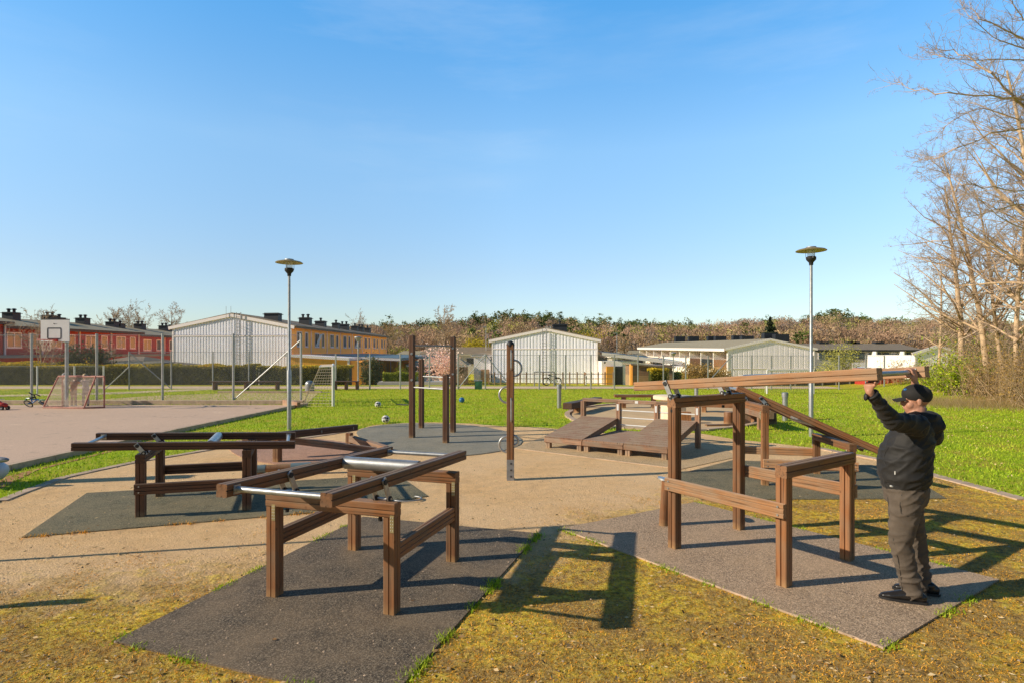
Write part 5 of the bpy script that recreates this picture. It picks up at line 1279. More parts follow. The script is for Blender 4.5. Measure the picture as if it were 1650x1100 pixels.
for x in range(1215, 1395, 22): MB().bx(px(x, 34.2)-.03, px(x, 34.2)+.03, 34.15, 34.2, -.1, .5).build('post', 'steel', t)
# --- red terrace far left, three stepped sections
def red_row(label, X, Y0, Y1, ze, zr, nun, wz, wfirst=True, ww=1.5):
    t = thing('terraced_house', Vector((X-5, Y0, LOW)), label, 'house', 'rows of terraced houses')
    MB().bx(X-10, X, Y0, Y1, LOW-.3, ze).build('wall', 'redwall', t)
    MB().add([(X+.5, Y0-.2, ze-.05), (X+.5, Y1+.2, ze-.05), (X-5, Y1+.2, zr), (X-5, Y0-.2, zr)], [(0, 1, 2, 3)]).build('roof', 'roofgreen', t)
    MB().add([(X-10.5, Y0-.2, ze-.05), (X-10.5, Y1+.2, ze-.05), (X-5, Y1+.2, zr), (X-5, Y0-.2, zr)], [(3, 2, 1, 0)]).build('roof', 'roofgreen', t)
    MB().add([(X-10, Y0, ze-.05), (X, Y0, ze-.05), (X-5, Y0, zr-.05)], [(0, 1, 2)]).build('gable', 'redwall', t)
    MB().bx(X+.46, X+.54, Y0-.2, Y1+.2, ze-.28, ze-.02).build('gutter', 'chimney', t)
    MB().bx(X-.02, X+2.2, Y0, Y1, 1.5, 1.72).build('canopy', 'roofblue', t)
    dy = (Y1-Y0)/nun
    for k in range(nun):
        y = Y0+dy*k
        facade_window(t, (X, y+dy*.32, wz), (0, 1, 0), (1, 0, 0), ww, 1.3)
        facade_window(t, (X, y+dy*.75, wz), (0, 1, 0), (1, 0, 0), ww*.62, 1.3, False)
        MB().tube([(X+.06, y+dy*.97, ze-.2), (X+.06, y+dy*.97, 1.7)], .08, 6).build('downpipe', 'trim', t)
        facade_window(t, (X, y+dy*.4, .3), (0, 1, 0), (1, 0, 0), 1.2, 1.2)
        chimney(t, X-4.2, y+dy*.35, zr-.1, 1.0, .6, 2); 
        if k % 2 == 0: chimney(t, X-4.2, y+dy*.62, zr-.1, .7, .45, 1)
    return t
red_row('dark red terrace section nearest the left edge of the photo', -41.2, 36, 47.5, 4.42, 5.35, 2, 3.2, ww=2.2)
red_row('dark red terrace behind the basketball hoop with pale windows', -42.2, 48, 66, 4.15, 5.1, 4, 2.95)
red_row('dark red terrace section running behind the corrugated gable', -42.6, 66.5, 92, 3.95, 4.95, 5, 2.75)
t = lowhouse('small grey shed behind the hedge right of the dark bush', px(176, 42), px(228, 42), 42, 1.15, 'concrete', 'roof', roofh=.15, depth=3)
MB().bx(px(182, 42), px(202, 42), 41.93, 42, -.6, .9).build('door', 'grey_wall', t)
t = lowhouse('small orange shed with white roof edge left of the corrugated gable', px(252, 44), px(281, 44), 44, .82, 'yellowshed', 'roof', roofh=.1, depth=3)
MB().bx(px(262, 44), px(276, 44), 43.93, 44, .1, .7).build('window', 'gable3', t)
#PART4
# ------------------------------------------------------------------ trees
def segs_mesh(name, segs, mat_, parent, n=3):
    s = np.array(segs, dtype=float)          # p0(3) p1(3) r0 r1
    if len(s) == 0: return None
    p0, p1, r0, r1 = s[:, :3], s[:, 3:6], s[:, 6], s[:, 7]
    d = p1-p0; L = np.linalg.norm(d, axis=1)+1e-9; d /= L[:, None]
    ref = np.where(np.abs(d[:, 2:3]) < .9, np.array([[0, 0, 1.]]), np.array([[1., 0, 0]]))
    a = np.cross(d, ref); a /= np.linalg.norm(a, axis=1)[:, None]; b = np.cross(d, a)
    ring = []
    for P_, r_ in ((p0, r0), (p1+d*r1[:, None]*.3, r1)):
        for k in range(n):
            w = 2*np.pi*k/n; ring.append(P_+(a*np.cos(w)+b*np.sin(w))*r_[:, None])
    v = np.stack(ring, 1).reshape(-1, 3); m = len(s); base = (np.arange(m)*2*n)[:, None]
    f = np.stack([np.stack([k, (k+1) % n, n+(k+1) % n, n+k]) for k in range(n)])   # n x 4
    f = (f[None]+base[:, :, None]).reshape(-1, 4)
    o = npmesh(name, v, f, [mat_], parent=parent)
    if n > 3: o.data.polygons.foreach_set('use_smooth', [True]*len(o.data.polygons))
    return o
def grow(rs, out, p, d, L, r, lvl, maxl, up, kink, nchild, ratio, ang, tips=None, bias=None):
    ns = [9, 6, 5, 4, 3, 3][min(lvl, 5)]; step = L/ns; d = np.array(d, float); p = np.array(p, float); rr = r
    pts = [p]
    for i in range(ns):
        d = d+rs.normal(size=3)*kink*(1 if lvl else .35); d[2] += up*(.3 if lvl == 0 else 1)
        if bias is not None: d = d+np.array(bias)*(.0 if lvl == 0 else .06)
        d /= np.linalg.norm(d); q = p+d*step; r1 = r*(1-(i+1)/ns*.82)
        out[min(lvl, len(out)-1)].append((*p, *q, max(rr, .0022), max(r1, .0018))); p = q; rr = r1; pts.append(p)
        if lvl < maxl and (i+1)/ns > (.28 if lvl == 0 else .12):
            k = nchild[lvl]*(1/ns)*(1.35 if lvl == 0 else 1.1)
            for _ in range(int(k)+(rs.random() < k-int(k))):
                az = rs.uniform(0, 2*np.pi); a = ang*(.7+.6*rs.random())
                ref = np.array([0, 0, 1.]) if abs(d[2]) < .9 else np.array([1., 0, 0])
                x = np.cross(d, ref); x /= np.linalg.norm(x); y = np.cross(d, x)
                c = d*np.cos(a)+(x*np.cos(az)+y*np.sin(az))*np.sin(a)
                fr = (i+1)/ns; l2 = L*ratio[lvl]*(.55+.6*rs.random())*(1.15-.6*fr)
                grow(rs, out, p-d*step*rs.random(), c, l2, max(rr*.62, .002), lvl+1, maxl, up, kink*1.15, nchild, ratio, ang, tips, bias)
    if tips is not None and lvl >= maxl-1: tips += pts[1:]
def bare_tree(label, base, H, r, seed, maxl=4, rmin=0, nchild=(16, 7, 6, 4), ratio=(.42, .5, .5, .5), ang=.85, up=.05, kink=.10, lean=(0, 0, 1), grp=None, bark='bark', twig='twig', name='bare_tree', first=None, bias=None):
    rs = np.random.default_rng(seed); out = [[], [], [], []]
    t = thing(name, base, label, 'tree', grp)
    b = np.array(base)-np.array([0, 0, .1])
    grow(rs, out, b, lean, H, r, 0, maxl, up, kink, nchild, ratio, ang, bias=bias)
    if rmin: out = [[(*q[:6], max(q[6], rmin), max(q[7], rmin)) for q in o_] for o_ in out]
    tr = segs_mesh('trunk', out[0], bark, t, 8); cr = segs_mesh('limbs', out[1], bark, t, 5)
    segs_mesh('crown', out[2]+out[3], twig, t, 3)
    return t
def leafy(label, base, H, W, seed, lm, nl=2500, ls=.09, trunk=.35, name='tree', cat='tree', bark='bark_far', clumps=24, grp=None, shape=1., attr_top=True):
    rs = np.random.default_rng(seed); t = thing(name, base, label, cat, grp)
    out = [[], [], [], []]; b = np.array(base)
    grow(rs, out, b-np.array([0, 0, .1]), (0, 0, 1), H*.85, max(.03, H*.018), 0, 2, .05, .12, (12, 4, 3), (.5, .5, .5), .8)
    segs_mesh('trunk', out[0]+out[1]+out[2], bark, t, 5)
    cz = H*(trunk+(1-trunk)/2); rz = H*(1-trunk)/2
    c = rs.normal(size=(clumps, 3)); c /= np.linalg.norm(c, axis=1)[:, None]; c *= (rs.random(clumps)**.4)[:, None]*.78
    c = c*np.array([W/2, W/2, rz]); idx = rs.integers(0, clumps, nl)
    q = rs.normal(size=(nl, 3))*np.array([W, W, rz*2])*.10+c[idx]; q += b+np.array([0, 0, cz])
    v, f = leaves(q, ls, rs=rs)
    at = np.clip(.35*rs.random(nl)+.4*rs.random(clumps)[idx]+.3*((q[:, 2]-b[2]-cz)/rz*.5+.5), 0, 1)
    npmesh('crown', v, f, [lm], attr=at, parent=t); return t
def hedge(label, x0, x1, y0, y1, z0, z1, lm='hedge', n=9000, ls=.055, topband=.25, seed=4, name='hedge'):
    t = thing(name, Vector(((x0+x1)/2, (y0+y1)/2, z0)), label, 'hedge')
    MB().bx(x0+.1, x1-.1, y0+.12, y1-.12, z0-.1, z1-.12).build('branches', 'bush_dark' if lm == 'hedge' else 'bush_green', t)
    rs = np.random.default_rng(seed); k = n
    x = rs.uniform(x0, x1, k); side = rs.random(k)
    y = np.where(side < .62, y0+np.abs(rs.normal(size=k))*.05, rs.uniform(y0, y1, k)); z = np.where(side < .62, rs.uniform(z0, z1, k), z1-np.abs(rs.normal(size=k))*.05)
    wob = .05*np.sin(x*2.3)+.04*np.sin(x*5.1+1); z += wob*(z-z0)/(z1-z0); y += .06*np.sin(x*3.1+z*4)
    ends = rs.random(k) < .06; x = np.where(ends, np.where(rs.random(k) < .5, x0, x1), x)
    v, f = leaves(np.stack([x, y, z], 1), ls, rs=rs)
    hz_ = (z-z0)/(z1-z0); at = np.clip(.10+.42*rs.random(k)+.10*np.sin(x*1.3)+np.clip((hz_-(1-topband))/topband, 0, 1)*.55, 0, 1)
    npmesh('foliage', v, f, [lm], attr=at, parent=t); return t
def stems_bush(label, base, H, W, seed, n=60, twig='twig', leafm=None, nl=0, ls=.05, name='bare_bush', grp=None, D=None):
    rs = np.random.default_rng(seed); t = thing(name, base, label, 'bush', grp); out = [[], [], [], []]; tips = []
    for k in range(n):
        a = rs.uniform(0, 6.28); q = np.array(base)+np.array([rs.uniform(-.5, .5)*W*.75, rs.uniform(-.5, .5)*(D or W)*.75, -.05])
        grow(rs, out, q, (np.cos(a)*.45, np.sin(a)*.45, 1), H*(.5+.55*rs.random()), .010+.006*rs.random(), 1, 3, .02, .16, (0, 6, 4, 3), (.4, .45, .5, .5), .7, tips)
    segs_mesh('branches', out[1]+out[2]+out[3], twig, t, 3)
    if leafm and nl:
        tp = np.array(tips); q = tp[rs.integers(0, len(tp), nl)]+rs.normal(size=(nl, 3))*.07
        v, f = leaves(q, ls, rs=rs); npmesh('foliage', v, f, [leafm], attr=rs.random(nl), parent=t)
    return t
# --- bare trees at the right edge
def GB(x, y):      # ground point on the bank
    q = G(x, y); q.z = float(ground_z(q.x, q.y)); return q
T = [(1553, 628, 26.0, 9.4, .15, 21, (-.05, 0, 1), 'bare pale tree with curved trunk rising behind the bright green bush'),
     (1592, 640, 24.5, 10.6, .13, 22, (-.035, 0, 1), 'tall straight bare tree second from the left of the trees at right'),
     (1618, 640, 24.0, 8.8, .10, 23, (-.03, .05, 1), 'slender bare tree standing behind the dry brush at right'),
     (1640, 645, 22.5, 9.6, .11, 24, (-.07, 0, 1), 'bare tree at the right edge leaning left over the dry brush'),
     (1668, 640, 23.0, 11.5, .15, 25, (-.02, 0, 1), 'big bare tree just beyond the right edge with branches in view'),
     (1512, 622, 33.0, 6.8, .09, 26, (.03, 0, 1), 'smaller bare tree farther back left of the bright green bush'),
     (1700, 640, 20.5, 12.5, .17, 27, (-.06, 0, 1), 'large bare tree outside the frame whose twigs fill the right edge')]
for x, y, Y, H, r, sd, ln, lab in T:
    q = P(x, y, Y); q.z = float(ground_z(q.x, q.y))
    bare_tree(lab, q, H, r, sd, 4, .003, (26, 7, 6, 4), (.36, .48, .5, .5), .95, .035, .10, ln, 'bare trees along the right edge', bias=(-.35, 0, .0))
# near tree outside the frame with guided limbs reaching in
def near_tree():
    rs = np.random.default_rng(5); base = Vector((14.0, 12.6, 0)); t = thing('bare_tree', base, 'near bare tree standing right of the picture whose long limbs reach into the sky', 'tree', None)
    out = [[], [], [], []]
    tr = [base-UPZ*.1, base+Vector((-.1, 0, 3)), base+Vector((-.25, 0, 6)), base+Vector((-.2, .1, 8.5)), base+Vector((0, .2, 11))]
    rr = [.24, .2, .16, .12, .06]
    for a, b, r0, r1 in zip(tr, tr[1:], rr, rr[1:]): out[0].append((*a, *b, r0, r1))
    def Z(x, y): return (1380+x*.364, y*.364)
    limbs = [([(1790, 330), (1720, 230), Z(742, 470), Z(690, 425), Z(600, 330), Z(520, 262), Z(430, 228), Z(350, 215)], 12.4, .055),
             ([(1800, 240), (1700, 175), Z(742, 440), Z(600, 432), Z(400, 410), Z(250, 405), Z(165, 360)], 12.0, .045),
             ([(1790, 150), (1720, 90), Z(742, 175), Z(650, 130), Z(550, 80), Z(500, 15)], 12.8, .045),
             ([(1790, 160), (1700, 110), Z(742, 215), Z(640, 180), Z(520, 100), Z(455, 10)], 13.0, .035),
             ([(1800, 230), (1700, 130), Z(742, 262), Z(560, 265), Z(400, 262), Z(330, 225)], 12.2, .03),
             ([(1780, 330), (1700, 230), Z(742, 575), Z(600, 592), Z(450, 655), Z(350, 708), Z(268, 705)], 11.8, .04),
             ([(1780, 330), (1700, 240), Z(742, 545), Z(560, 470), Z(420, 530), Z(340, 635)], 12.6, .03),
             ([(1790, 380), (1710, 320), Z(742, 850), Z(600, 830), Z(480, 822), Z(400, 770)], 11.4, .035),
             ([(1790, 420), (1700, 340), Z(742, 905), Z(600, 935), Z(480, 960), Z(380, 1010)], 12.2, .04),
             ([(1790, 430), (1700, 390), Z(742, 1010), Z(620, 960), Z(540, 880), Z(430, 780)], 12.9, .03),
             ([(1780, 50), (1700, 20), Z(742, 90), Z(700, 40), Z(660, -40)], 12.6, .035),
             ([(1800, 300), (1710, 270), Z(742, 700), Z(680, 640), Z(600, 560), Z(500, 540)], 12.0, .028)]
    for pts, Y, r in limbs:
        w3 = [np.array(P(x, y, Y+(.5*math.sin(i*1.3)))) for i, (x, y) in enumerate(pts)]
        w3[0] = np.array((float(base.x-.2), float(base.y), w3[0][2]-.6))
        fine = []
        for a, b in zip(w3, w3[1:]):
            for k in range(3): fine.append(a+(b-a)*k/3+rs.normal(size=3)*.02)
        fine.append(w3[-1]); n = len(fine)-1
        for i in range(n):
            r0 = r*.66*(1-i/n*.88); r1 = r*.66*(1-(i+1)/n*.88); out[1].append((*fine[i], *fine[i+1], r0, r1))
            if i > 2:
                d = fine[i+1]-fine[i]; d /= np.linalg.norm(d)
                for _ in range(2+(rs.random() < .3)):
                    c = d+rs.normal(size=3)*.55+np.array([-.15, 0, .12]); c /= np.linalg.norm(c)
                    grow(rs, out, fine[i]+(fine[i+1]-fine[i])*rs.random(), c, (.35+.75*rs.random())*(1.1-.4*i/n), max(r0*.5, .006), 2, 4, .03, .17, (0, 0, 4, 3), (.5, .5, .5, .5), .75)
    segs_mesh('trunk', out[0], 'bark', t, 10); segs_mesh('limbs', out[1], 'bark', t, 6); segs_mesh('crown', out[2]+out[3], 'twig', t, 3)
near_tree()
for i, (x, y, Y, H, W, n, tw, lab) in enumerate(((1600, 640, 23.5, 2.3, 2.6, 50, 'twig_warm', 'tangled dry brown brush under the straight bare tree'), (1640, 640, 22.0, 2.6, 2.6, 55, 'twig_warm', 'tall dry brush at the right edge of the lawn'),
                                      (1668, 640, 20.5, 2.6, 2.6, 45, 'twig_warm', 'dry brush thicket reaching out of the right edge'), (1572, 632, 25.5, 2.2, 2.0, 50, 'twig', 'thin brown brush right beside the bright green bush'),
                                      (1468, 622, 30.5, 1.5, 2.2, 45, 'twig_warm', 'low brown brush behind the raised hand and cap'), (1625, 650, 26.5, 3.6, 5.0, 75, 'twig', 'dense brown thicket deep behind the bare trees'))):
    q = P(x, y, Y); q.z = float(ground_z(q.x, q.y)); stems_bush(lab, q, H, W, 60+i, n, tw, 'bush_brown', 1500, .035, grp='brush at the right edge')
q = P(1552, 640, 25.0); q.z = float(ground_z(q.x, q.y)); stems_bush('bright yellow green bush below the curved bare tree', q, 1.9, 1.5, 80, 40, 'twig', 'bush_green', 4200, .05, 'green_bush')
q = P(1518, 636, 27.0); q.z = float(ground_z(q.x, q.y)); stems_bush('loose olive green bush right of the man with upright stems', q, 1.6, 1.7, 81, 40, 'twig_warm', 'bush_green', 2200, .045, 'green_bush')
q = P(1582, 610, 28.0); q.z = float(ground_z(q.x, q.y)); stems_bush('dark green shrub between the two trunks at right', q, 2.9, 1.8, 82, 30, 'twig', 'bush_green', 1800, .055, 'green_bush')
rs = np.random.default_rng(77); k = 9000
x = rs.uniform(14.0, 21.5, k); y = 20.6+rs.normal(size=k)*1.1+(x-17)*-.15+1.2; z = ground_z(x, y); a = rs.uniform(0, 6.28, k); h = .12+.25*rs.random(k)
b0 = np.stack([x-.006, y, z], 1); b1 = np.stack([x+.006, y, z], 1); tt = np.stack([x+np.cos(a)*h*.6, y+np.sin(a)*h*.6, z+h], 1)
ok = (x-15.5+rs.normal(size=k)*.8) > 0
v = np.stack([b0, b1, tt], 1)[ok].reshape(-1, 3); tag(npmesh('dry_grass', v, np.arange(len(v)).reshape(-1, 3), ['dry_grass'], attr=rs.random(len(v)//3)), 'long dry pale grass at the foot of the brush on the right', 'grass', kind='stuff')
# daisies and fallen leaves on the lawn
k = 1500; y = 8+18*rs.random(k)**1.2; x = rs.uniform(3, 15, k); ok = ~inpoly(x, y, PLAY) & ~inpoly(x, y, patio); x, y = x[ok], y[ok]; k = len(x)
v, f = leaves(np.stack([x, y, ground_z(x, y)+.05], 1), .016, rs=rs); tag(npmesh('lawn_specks', v, f, ['litter'], attr=.6+.4*rs.random(k)), 'pale specks of daisies and dry leaves in the lawn', 'litter', kind='stuff')
# --- hedges and bushes
hedge('long clipped hedge with yellow green top behind the chain link fence', -31.5, -15.75, 35.3, 36.6, 0, 1.17, n=26000)
hedge('clipped hedge section in front of the amber shed', -15.45, -9.9, 35.3, 36.6, -.2, 1.12, n=9000, seed=6)
hedge('clipped hedge with yellow top behind at the far left', -37, -29.5, 38.2, 39.3, -.9, 1.28, n=9000, seed=7, topband=.4)
hedge('small clipped hedge between grey shed and orange shed', px(229, 40), px(249, 40), 40, 41, LOW, 1.15, n=2500, seed=8)
hedge('bright yellow green hedge above the slatted planter wall', -8.3, -6.2, 37.6, 38.7, 0, .62, 'hedge_bright', 2600, .06, seed=9)
hedge('dark clipped hedge with bright top right of the slatted shed', px(1048, 46), px(1078, 46), 46, 47.2, LOW, .62, 'hedge', 2500, .06, seed=10, topband=.35)
hedge('low bright green hedge below the white balconies', px(1074, 50), px(1098, 50), 50, 51, LOW, .2, 'hedge_bright', 2500, .07, seed=12)
def bush_at(label, x, y, Y, H, W, lm, nl, ls, seed, z0=LOW, **kw):
    q = P(x, y, Y); q.z = z0; return leafy(label, q, H, W, seed, lm, nl, ls, .02, name='bush', cat='bush', **kw)
bush_at('big dark evergreen bush behind the hedge and backboard', 142, 590, 38.5, 3.8, 3.0, 'bush_dark', 6000, .07, 31, z0=-1.0)
bush_at('low dark evergreen bush left of the big dark bush', 118, 590, 38, 2.3, 2.0, 'bush_dark', 3000, .07, 32, z0=-.9)
bush_at('yellow forsythia bush in blossom before the dark bush', 150, 590, 37.2, 2.6, 1.7, 'forsythia', 1300, .05, 33, z0=-1.0)
q = Vector((px(68, 36.8), 36.8, -.3)); bare_tree('multi stemmed pinkish bare shrub behind the hoop and fence', q, 3.9, .06, 34, 4, .006, (14, 6, 5, 3), (.75, .55, .5, .5), .75, .03, .13, (0, 0, 1), name='bare_shrub', bark='twig_warm', twig='twig')
q = Vector((px(175, 41), 41, -1)); bare_tree('reddish bare shrub before the red terrace right of the dark bush', q, 3.6, .05, 35, 3, .006, (14, 7, 5), (.6, .55, .5), .8, .03, .13, (0, 0, 1), name='bare_shrub', twig='twig')
bush_at('dark climbing bush beside the driveway gate', 597, 610, 46, 3.1, 1.9, 'bush_dark', 2600, .08, 36)
bush_at('yellow green leafy shrub right of the slatted planter', 655, 605, 38.6, 2.5, 2.2, 'hedge_bright', 1900, .06, 37)
leafy('tree covered in pink blossom behind the pull up frame', Vector((px(711, 45), 45, LOW)), 3.9, 3.4, 38, 'blossom', 2300, .07, .14, name='blossom_tree', bark='bark', clumps=60)
bush_at('brown twiggy bush under the balcony terrace', 1130, 600, 54, 2.4, 5.0, 'bush_brown', 4500, .08, 39)
bush_at('reddish brown shrub by the end of the slatted shed', 1056, 590, 60, 2.5, 3.4, 'w_brown', 2500, .09, 40)
bush_at('dark shrub at the foot of the balcony terrace', 1160, 600, 56, 1.8, 3.4, 'bush_brown', 2000, .08, 45)
leafy('small birch with pale green leaves before the long grey terrace', Vector((px(1358, 62), 62, LOW)), 4.2, 4.4, 41, 'w_olive', 1500, .09, .2, name='birch_tree', clumps=40)
bush_at('olive shrub beside the right street lamp before the grey terrace', 1332, 600, 58, 2.2, 3.6, 'w_olive', 1500, .08, 42)
leafy('bright yellow willow on the slope left of the middle gable', Vector((px(772, 98), 98, LOW)), 5.8, 6.4, 43, 'willow', 2600, .15, .2, name='willow_tree', clumps=30)
leafy('bright yellow tree behind the roof of the middle gable', Vector((px(948, 92), 92, LOW)), 7.0, 6.2, 44, 'willow', 2400, .15, .3, name='willow_tree', clumps=30)
# spruce
q = Vector((px(1241, 118), 118, LOW)); t = thing('spruce_tree', q, 'dark spruce rising above the roof of the grey gable', 'tree')
MB().tube([q, q+UPZ*10.4], [.22, .03], 8).build('trunk', 'bark_far', t)
rs = np.random.default_rng(46); k = 11000; hgt = rs.random(k)**.8*9.2+.9; rad = (10.2-hgt)/9.6*4.4*(.72+.28*np.sign(np.sin(hgt*6.5)))*rs.random(k)**.45; a = rs.uniform(0, 6.28, k)
v, f = leaves(np.stack([q.x+np.cos(a)*rad, q.y+np.sin(a)*rad, q.z+hgt-rad*.18], 1), .17, rs=rs); npmesh('crown', v, f, ['spruce'], attr=rs.random(k), parent=t)
# bare trees behind the houses
for i, (x, ytop, Y, lab, H, sp) in enumerate(((178, 500, 95, 'bare tree behind the red terrace, leftmost of the row above the roof', 0, 0), (205, 498, 98, 'bare tree behind the red terrace above its middle chimneys', 0, 0), (232, 503, 102, 'bare tree behind the red terrace between two chimneys', 0, 0), (272, 497, 92, 'wide bare tree just left of the corrugated gable roof', 0, 0),
        (575, 512, 120, 'bare tree beyond the far end of the orange terrace', 0, 0), (50, 508, 105, 'bare tree behind the nearest red terrace roof', 0, 0), (722, 503, 78, 'tall bare tan tree above the pink blossom tree', 0, 0), (625, 524, 100, 'bare tree on the slope at the end of the orange terrace', 0, 0), (1052, 540, 112, 'bare tree at the end of the white balconies', 0, 0), (1005, 545, 96, 'low bare tree right of the middle gable', 0, 0), (975, 548, 86, 'low dense bare tree touching the middle gable', 0, 0))):
    q = P(x, ytop, Y); b = Vector((q.x, q.y, LOW)); H = (q.z-LOW)
    bare_tree(lab, b, H*.93, .16, 90+i, 4, .013, (16, 7, 5, 4), (.55, .5, .5, .5), .75, .05, .10, (0, 0, 1), 'bare trees behind the houses', 'bark_far', 'twig_warm' if x in (722, 625, 1052, 1005) else 'twig')
# --- far wood on the hills: one mass
def forest():
    rs = np.random.default_rng(50); V = []; Fm = []; At = []
    n = 3000
    Yt = 118+190*rs.random(n)**.9; a = rs.uniform(-120, 1760, n); Xt = (a-825)*Yt/940
    clear = ((a > 925) & (a < 1480) & (Yt < 128)); ok = ~clear; Yt, a, Xt = Yt[ok], a[ok], Xt[ok]; n = len(a)
    zt = hill_z(Xt, Yt)-.3
    near_ridge = Yt > 228
    kind = np.zeros(n, int)
    r = rs.random(n); patch = np.sin(Xt*.045+1)*np.sin(Yt*.06)+.4*np.sin(Xt*.11)
    kind = np.where(r < .52, 0, np.where(r < .76, 1, np.where(r < .88, 2, 3)))
    pine_p = np.where(near_ridge, np.where((a > 740) & (a < 1110), .93, np.where((a > 1290) & (a < 1400), .8, np.where((a > 585) & (a < 740), .6, .15))), np.where(patch > .9, .25, .02))
    kind = np.where(rs.random(n) < pine_p, 4, kind)
    for k in range(n):
        pine = kind[k] == 4; tv = rs.normal()*.13
        H = (7.6 if pine else 6.6)*(.62+.62*rs.random()); W = (3.9 if pine else 5.6)*(.8+.5*rs.random())
        m = int((150 if pine else 260)*(1.0 if Yt[k] < 200 else .8))
        if pine:
            cl = rs.normal(size=(8, 3))*np.array([W*.22, W*.22, H*.12])+np.array([0, 0, H*.72]); q = cl[rs.integers(0, 8, m)]+rs.normal(size=(m, 3))*np.array([.55, .55, .35])
            v, f = leaves(q, .34, rs=rs); at = np.clip(.45+.15*rs.normal(size=m)+.35*(q[:, 2]/H-.72)*3, 0, 1)
        else:
            u = rs.normal(size=(m, 3)); u /= np.linalg.norm(u, axis=1)[:, None]; rr = rs.random(m)**.35
            q = u*rr[:, None]*np.array([W/2, W/2, H*.40])+np.array([0, 0, H*.58])
            # radiating twig strokes
            d = u*.6+np.array([0, 0, .15])+rs.normal(size=(m, 3))*.8; d /= np.linalg.norm(d, axis=1)[:, None]
            L = .24+.30*rs.random(m); wv_ = np.cross(d, rs.normal(size=(m, 3))); wv_ /= np.linalg.norm(wv_, axis=1)[:, None]; wd = .06+.09*rs.random(m)
            v = np.stack([q-d*L[:, None], q+wv_*wd[:, None], q+d*L[:, None], q-wv_*wd[:, None]], 1).reshape(-1, 3)
            at = np.clip(.42+.09*rs.normal(size=m)+.85*(q[:, 2]/H-.58)+tv, 0, 1)
        v = v+np.array([Xt[k], Yt[k], zt[k]]); V.append(v); At.append(at); Fm.append(np.full(m, kind[k]))
        # trunk strip
        ww = .09; vt = np.array([(-ww, 0, -.3), (ww, 0, -.3), (ww*.5, 0, H*.8), (-ww*.5, 0, H*.8)])+np.array([Xt[k], Yt[k], zt[k]]); V.append(vt); At.append(np.array([.9])); Fm.append(np.array([1 if not pine else 0]))
    V = np.concatenate(V); nf = len(V)//4
    o = npmesh('hillside_wood', V, np.arange(nf*4).reshape(-1, 4), ['w_brown', 'w_tan', 'w_olive', 'w_grey', 'w_pine'], np.concatenate(Fm), np.concatenate(At))
    tag(o, 'far brown leafless wood with dark pines along the hill ridge', 'wood', kind='stuff')
forest()

# ------------------------------------------------------------------ people
def remesh(o, vox, smooth=4, fn=None):
    m = o.modifiers.new('r', 'REMESH'); m.mode = 'VOXEL'; m.voxel_size = vox; m.use_smooth_shade = True
    s = o.modifiers.new('s', 'SMOOTH'); s.iterations = smooth; s.factor = .5
    dg = bpy.context.evaluated_depsgraph_get(); dg.update(); me = bpy.data.meshes.new_from_object(o.evaluated_get(dg)); me.name = o.data.name
    mats = [x for x in o.data.materials]; o.modifiers.clear(); o.data = me; me.materials.clear()
    for x in mats: me.materials.append(x)
    if fn:
        nrm = [v.normal.copy() for v in me.vertices]
        for v, n_ in zip(me.vertices, nrm): v.co += n_*fn(v.co)
        me.update()
    me.polygons.foreach_set('use_smooth', [True]*len(me.polygons)); return o
M['skin'] = plain('skin', (.50, .25, .16), .5, 0, .12, 25, .1)
def fabric(name, c, rough=.85, sheen=.2, sc=180):
    m, nt, b = newmat(name); v = coords(nt); f = nz(nt, v, sc, 2, .8); g = nz(nt, v, 9, 4)
    nt.links.new(ramp(nt, math_(nt, 'MULTIPLY_ADD', g, .7, math_(nt, 'MULTIPLY', f, .3)), [(.3, tuple(x*.7 for x in c)), (.7, tuple(min(1, x*1.35) for x in c))]), b.inputs['Base Color'])
    b.inputs['Roughness'].default_value = rough; b.inputs['Sheen Weight'].default_value = sheen; bump(nt, b, f, .25, .002); return m
M['jacket'] = fabric('black_softshell', (.0125, .0115, .011), .7, .08)
M['jeans'] = fabric('washed_brown_denim', (.105, .082, .062), .9, .05)
M['cap'] = fabric('black_cap_cloth', (.014, .013, .013), .8, .08)
M['leather'] = plain('black_leather', (.02, .018, .017), .28, 0, .3, 10, .15)
M['fair'] = fabric('beige_cloth', (.50, .40, .31)); M['orange'] = fabric('orange_cloth', (.62, .25, .09)); M['greyc'] = fabric('grey_cloth', (.38, .36, .34)); M['lilac'] = fabric('lilac_grey_cloth', (.42, .35, .34)); M['tanc'] = fabric('tan_cloth', (.42, .28, .17))
M['hair_blond'] = plain('blond_hair', (.55, .40, .22), .6, 0, .2, 30, .3); M['hair_brown'] = plain('brown_hair', (.16, .09, .05), .6, 0, .2, 30, .3)
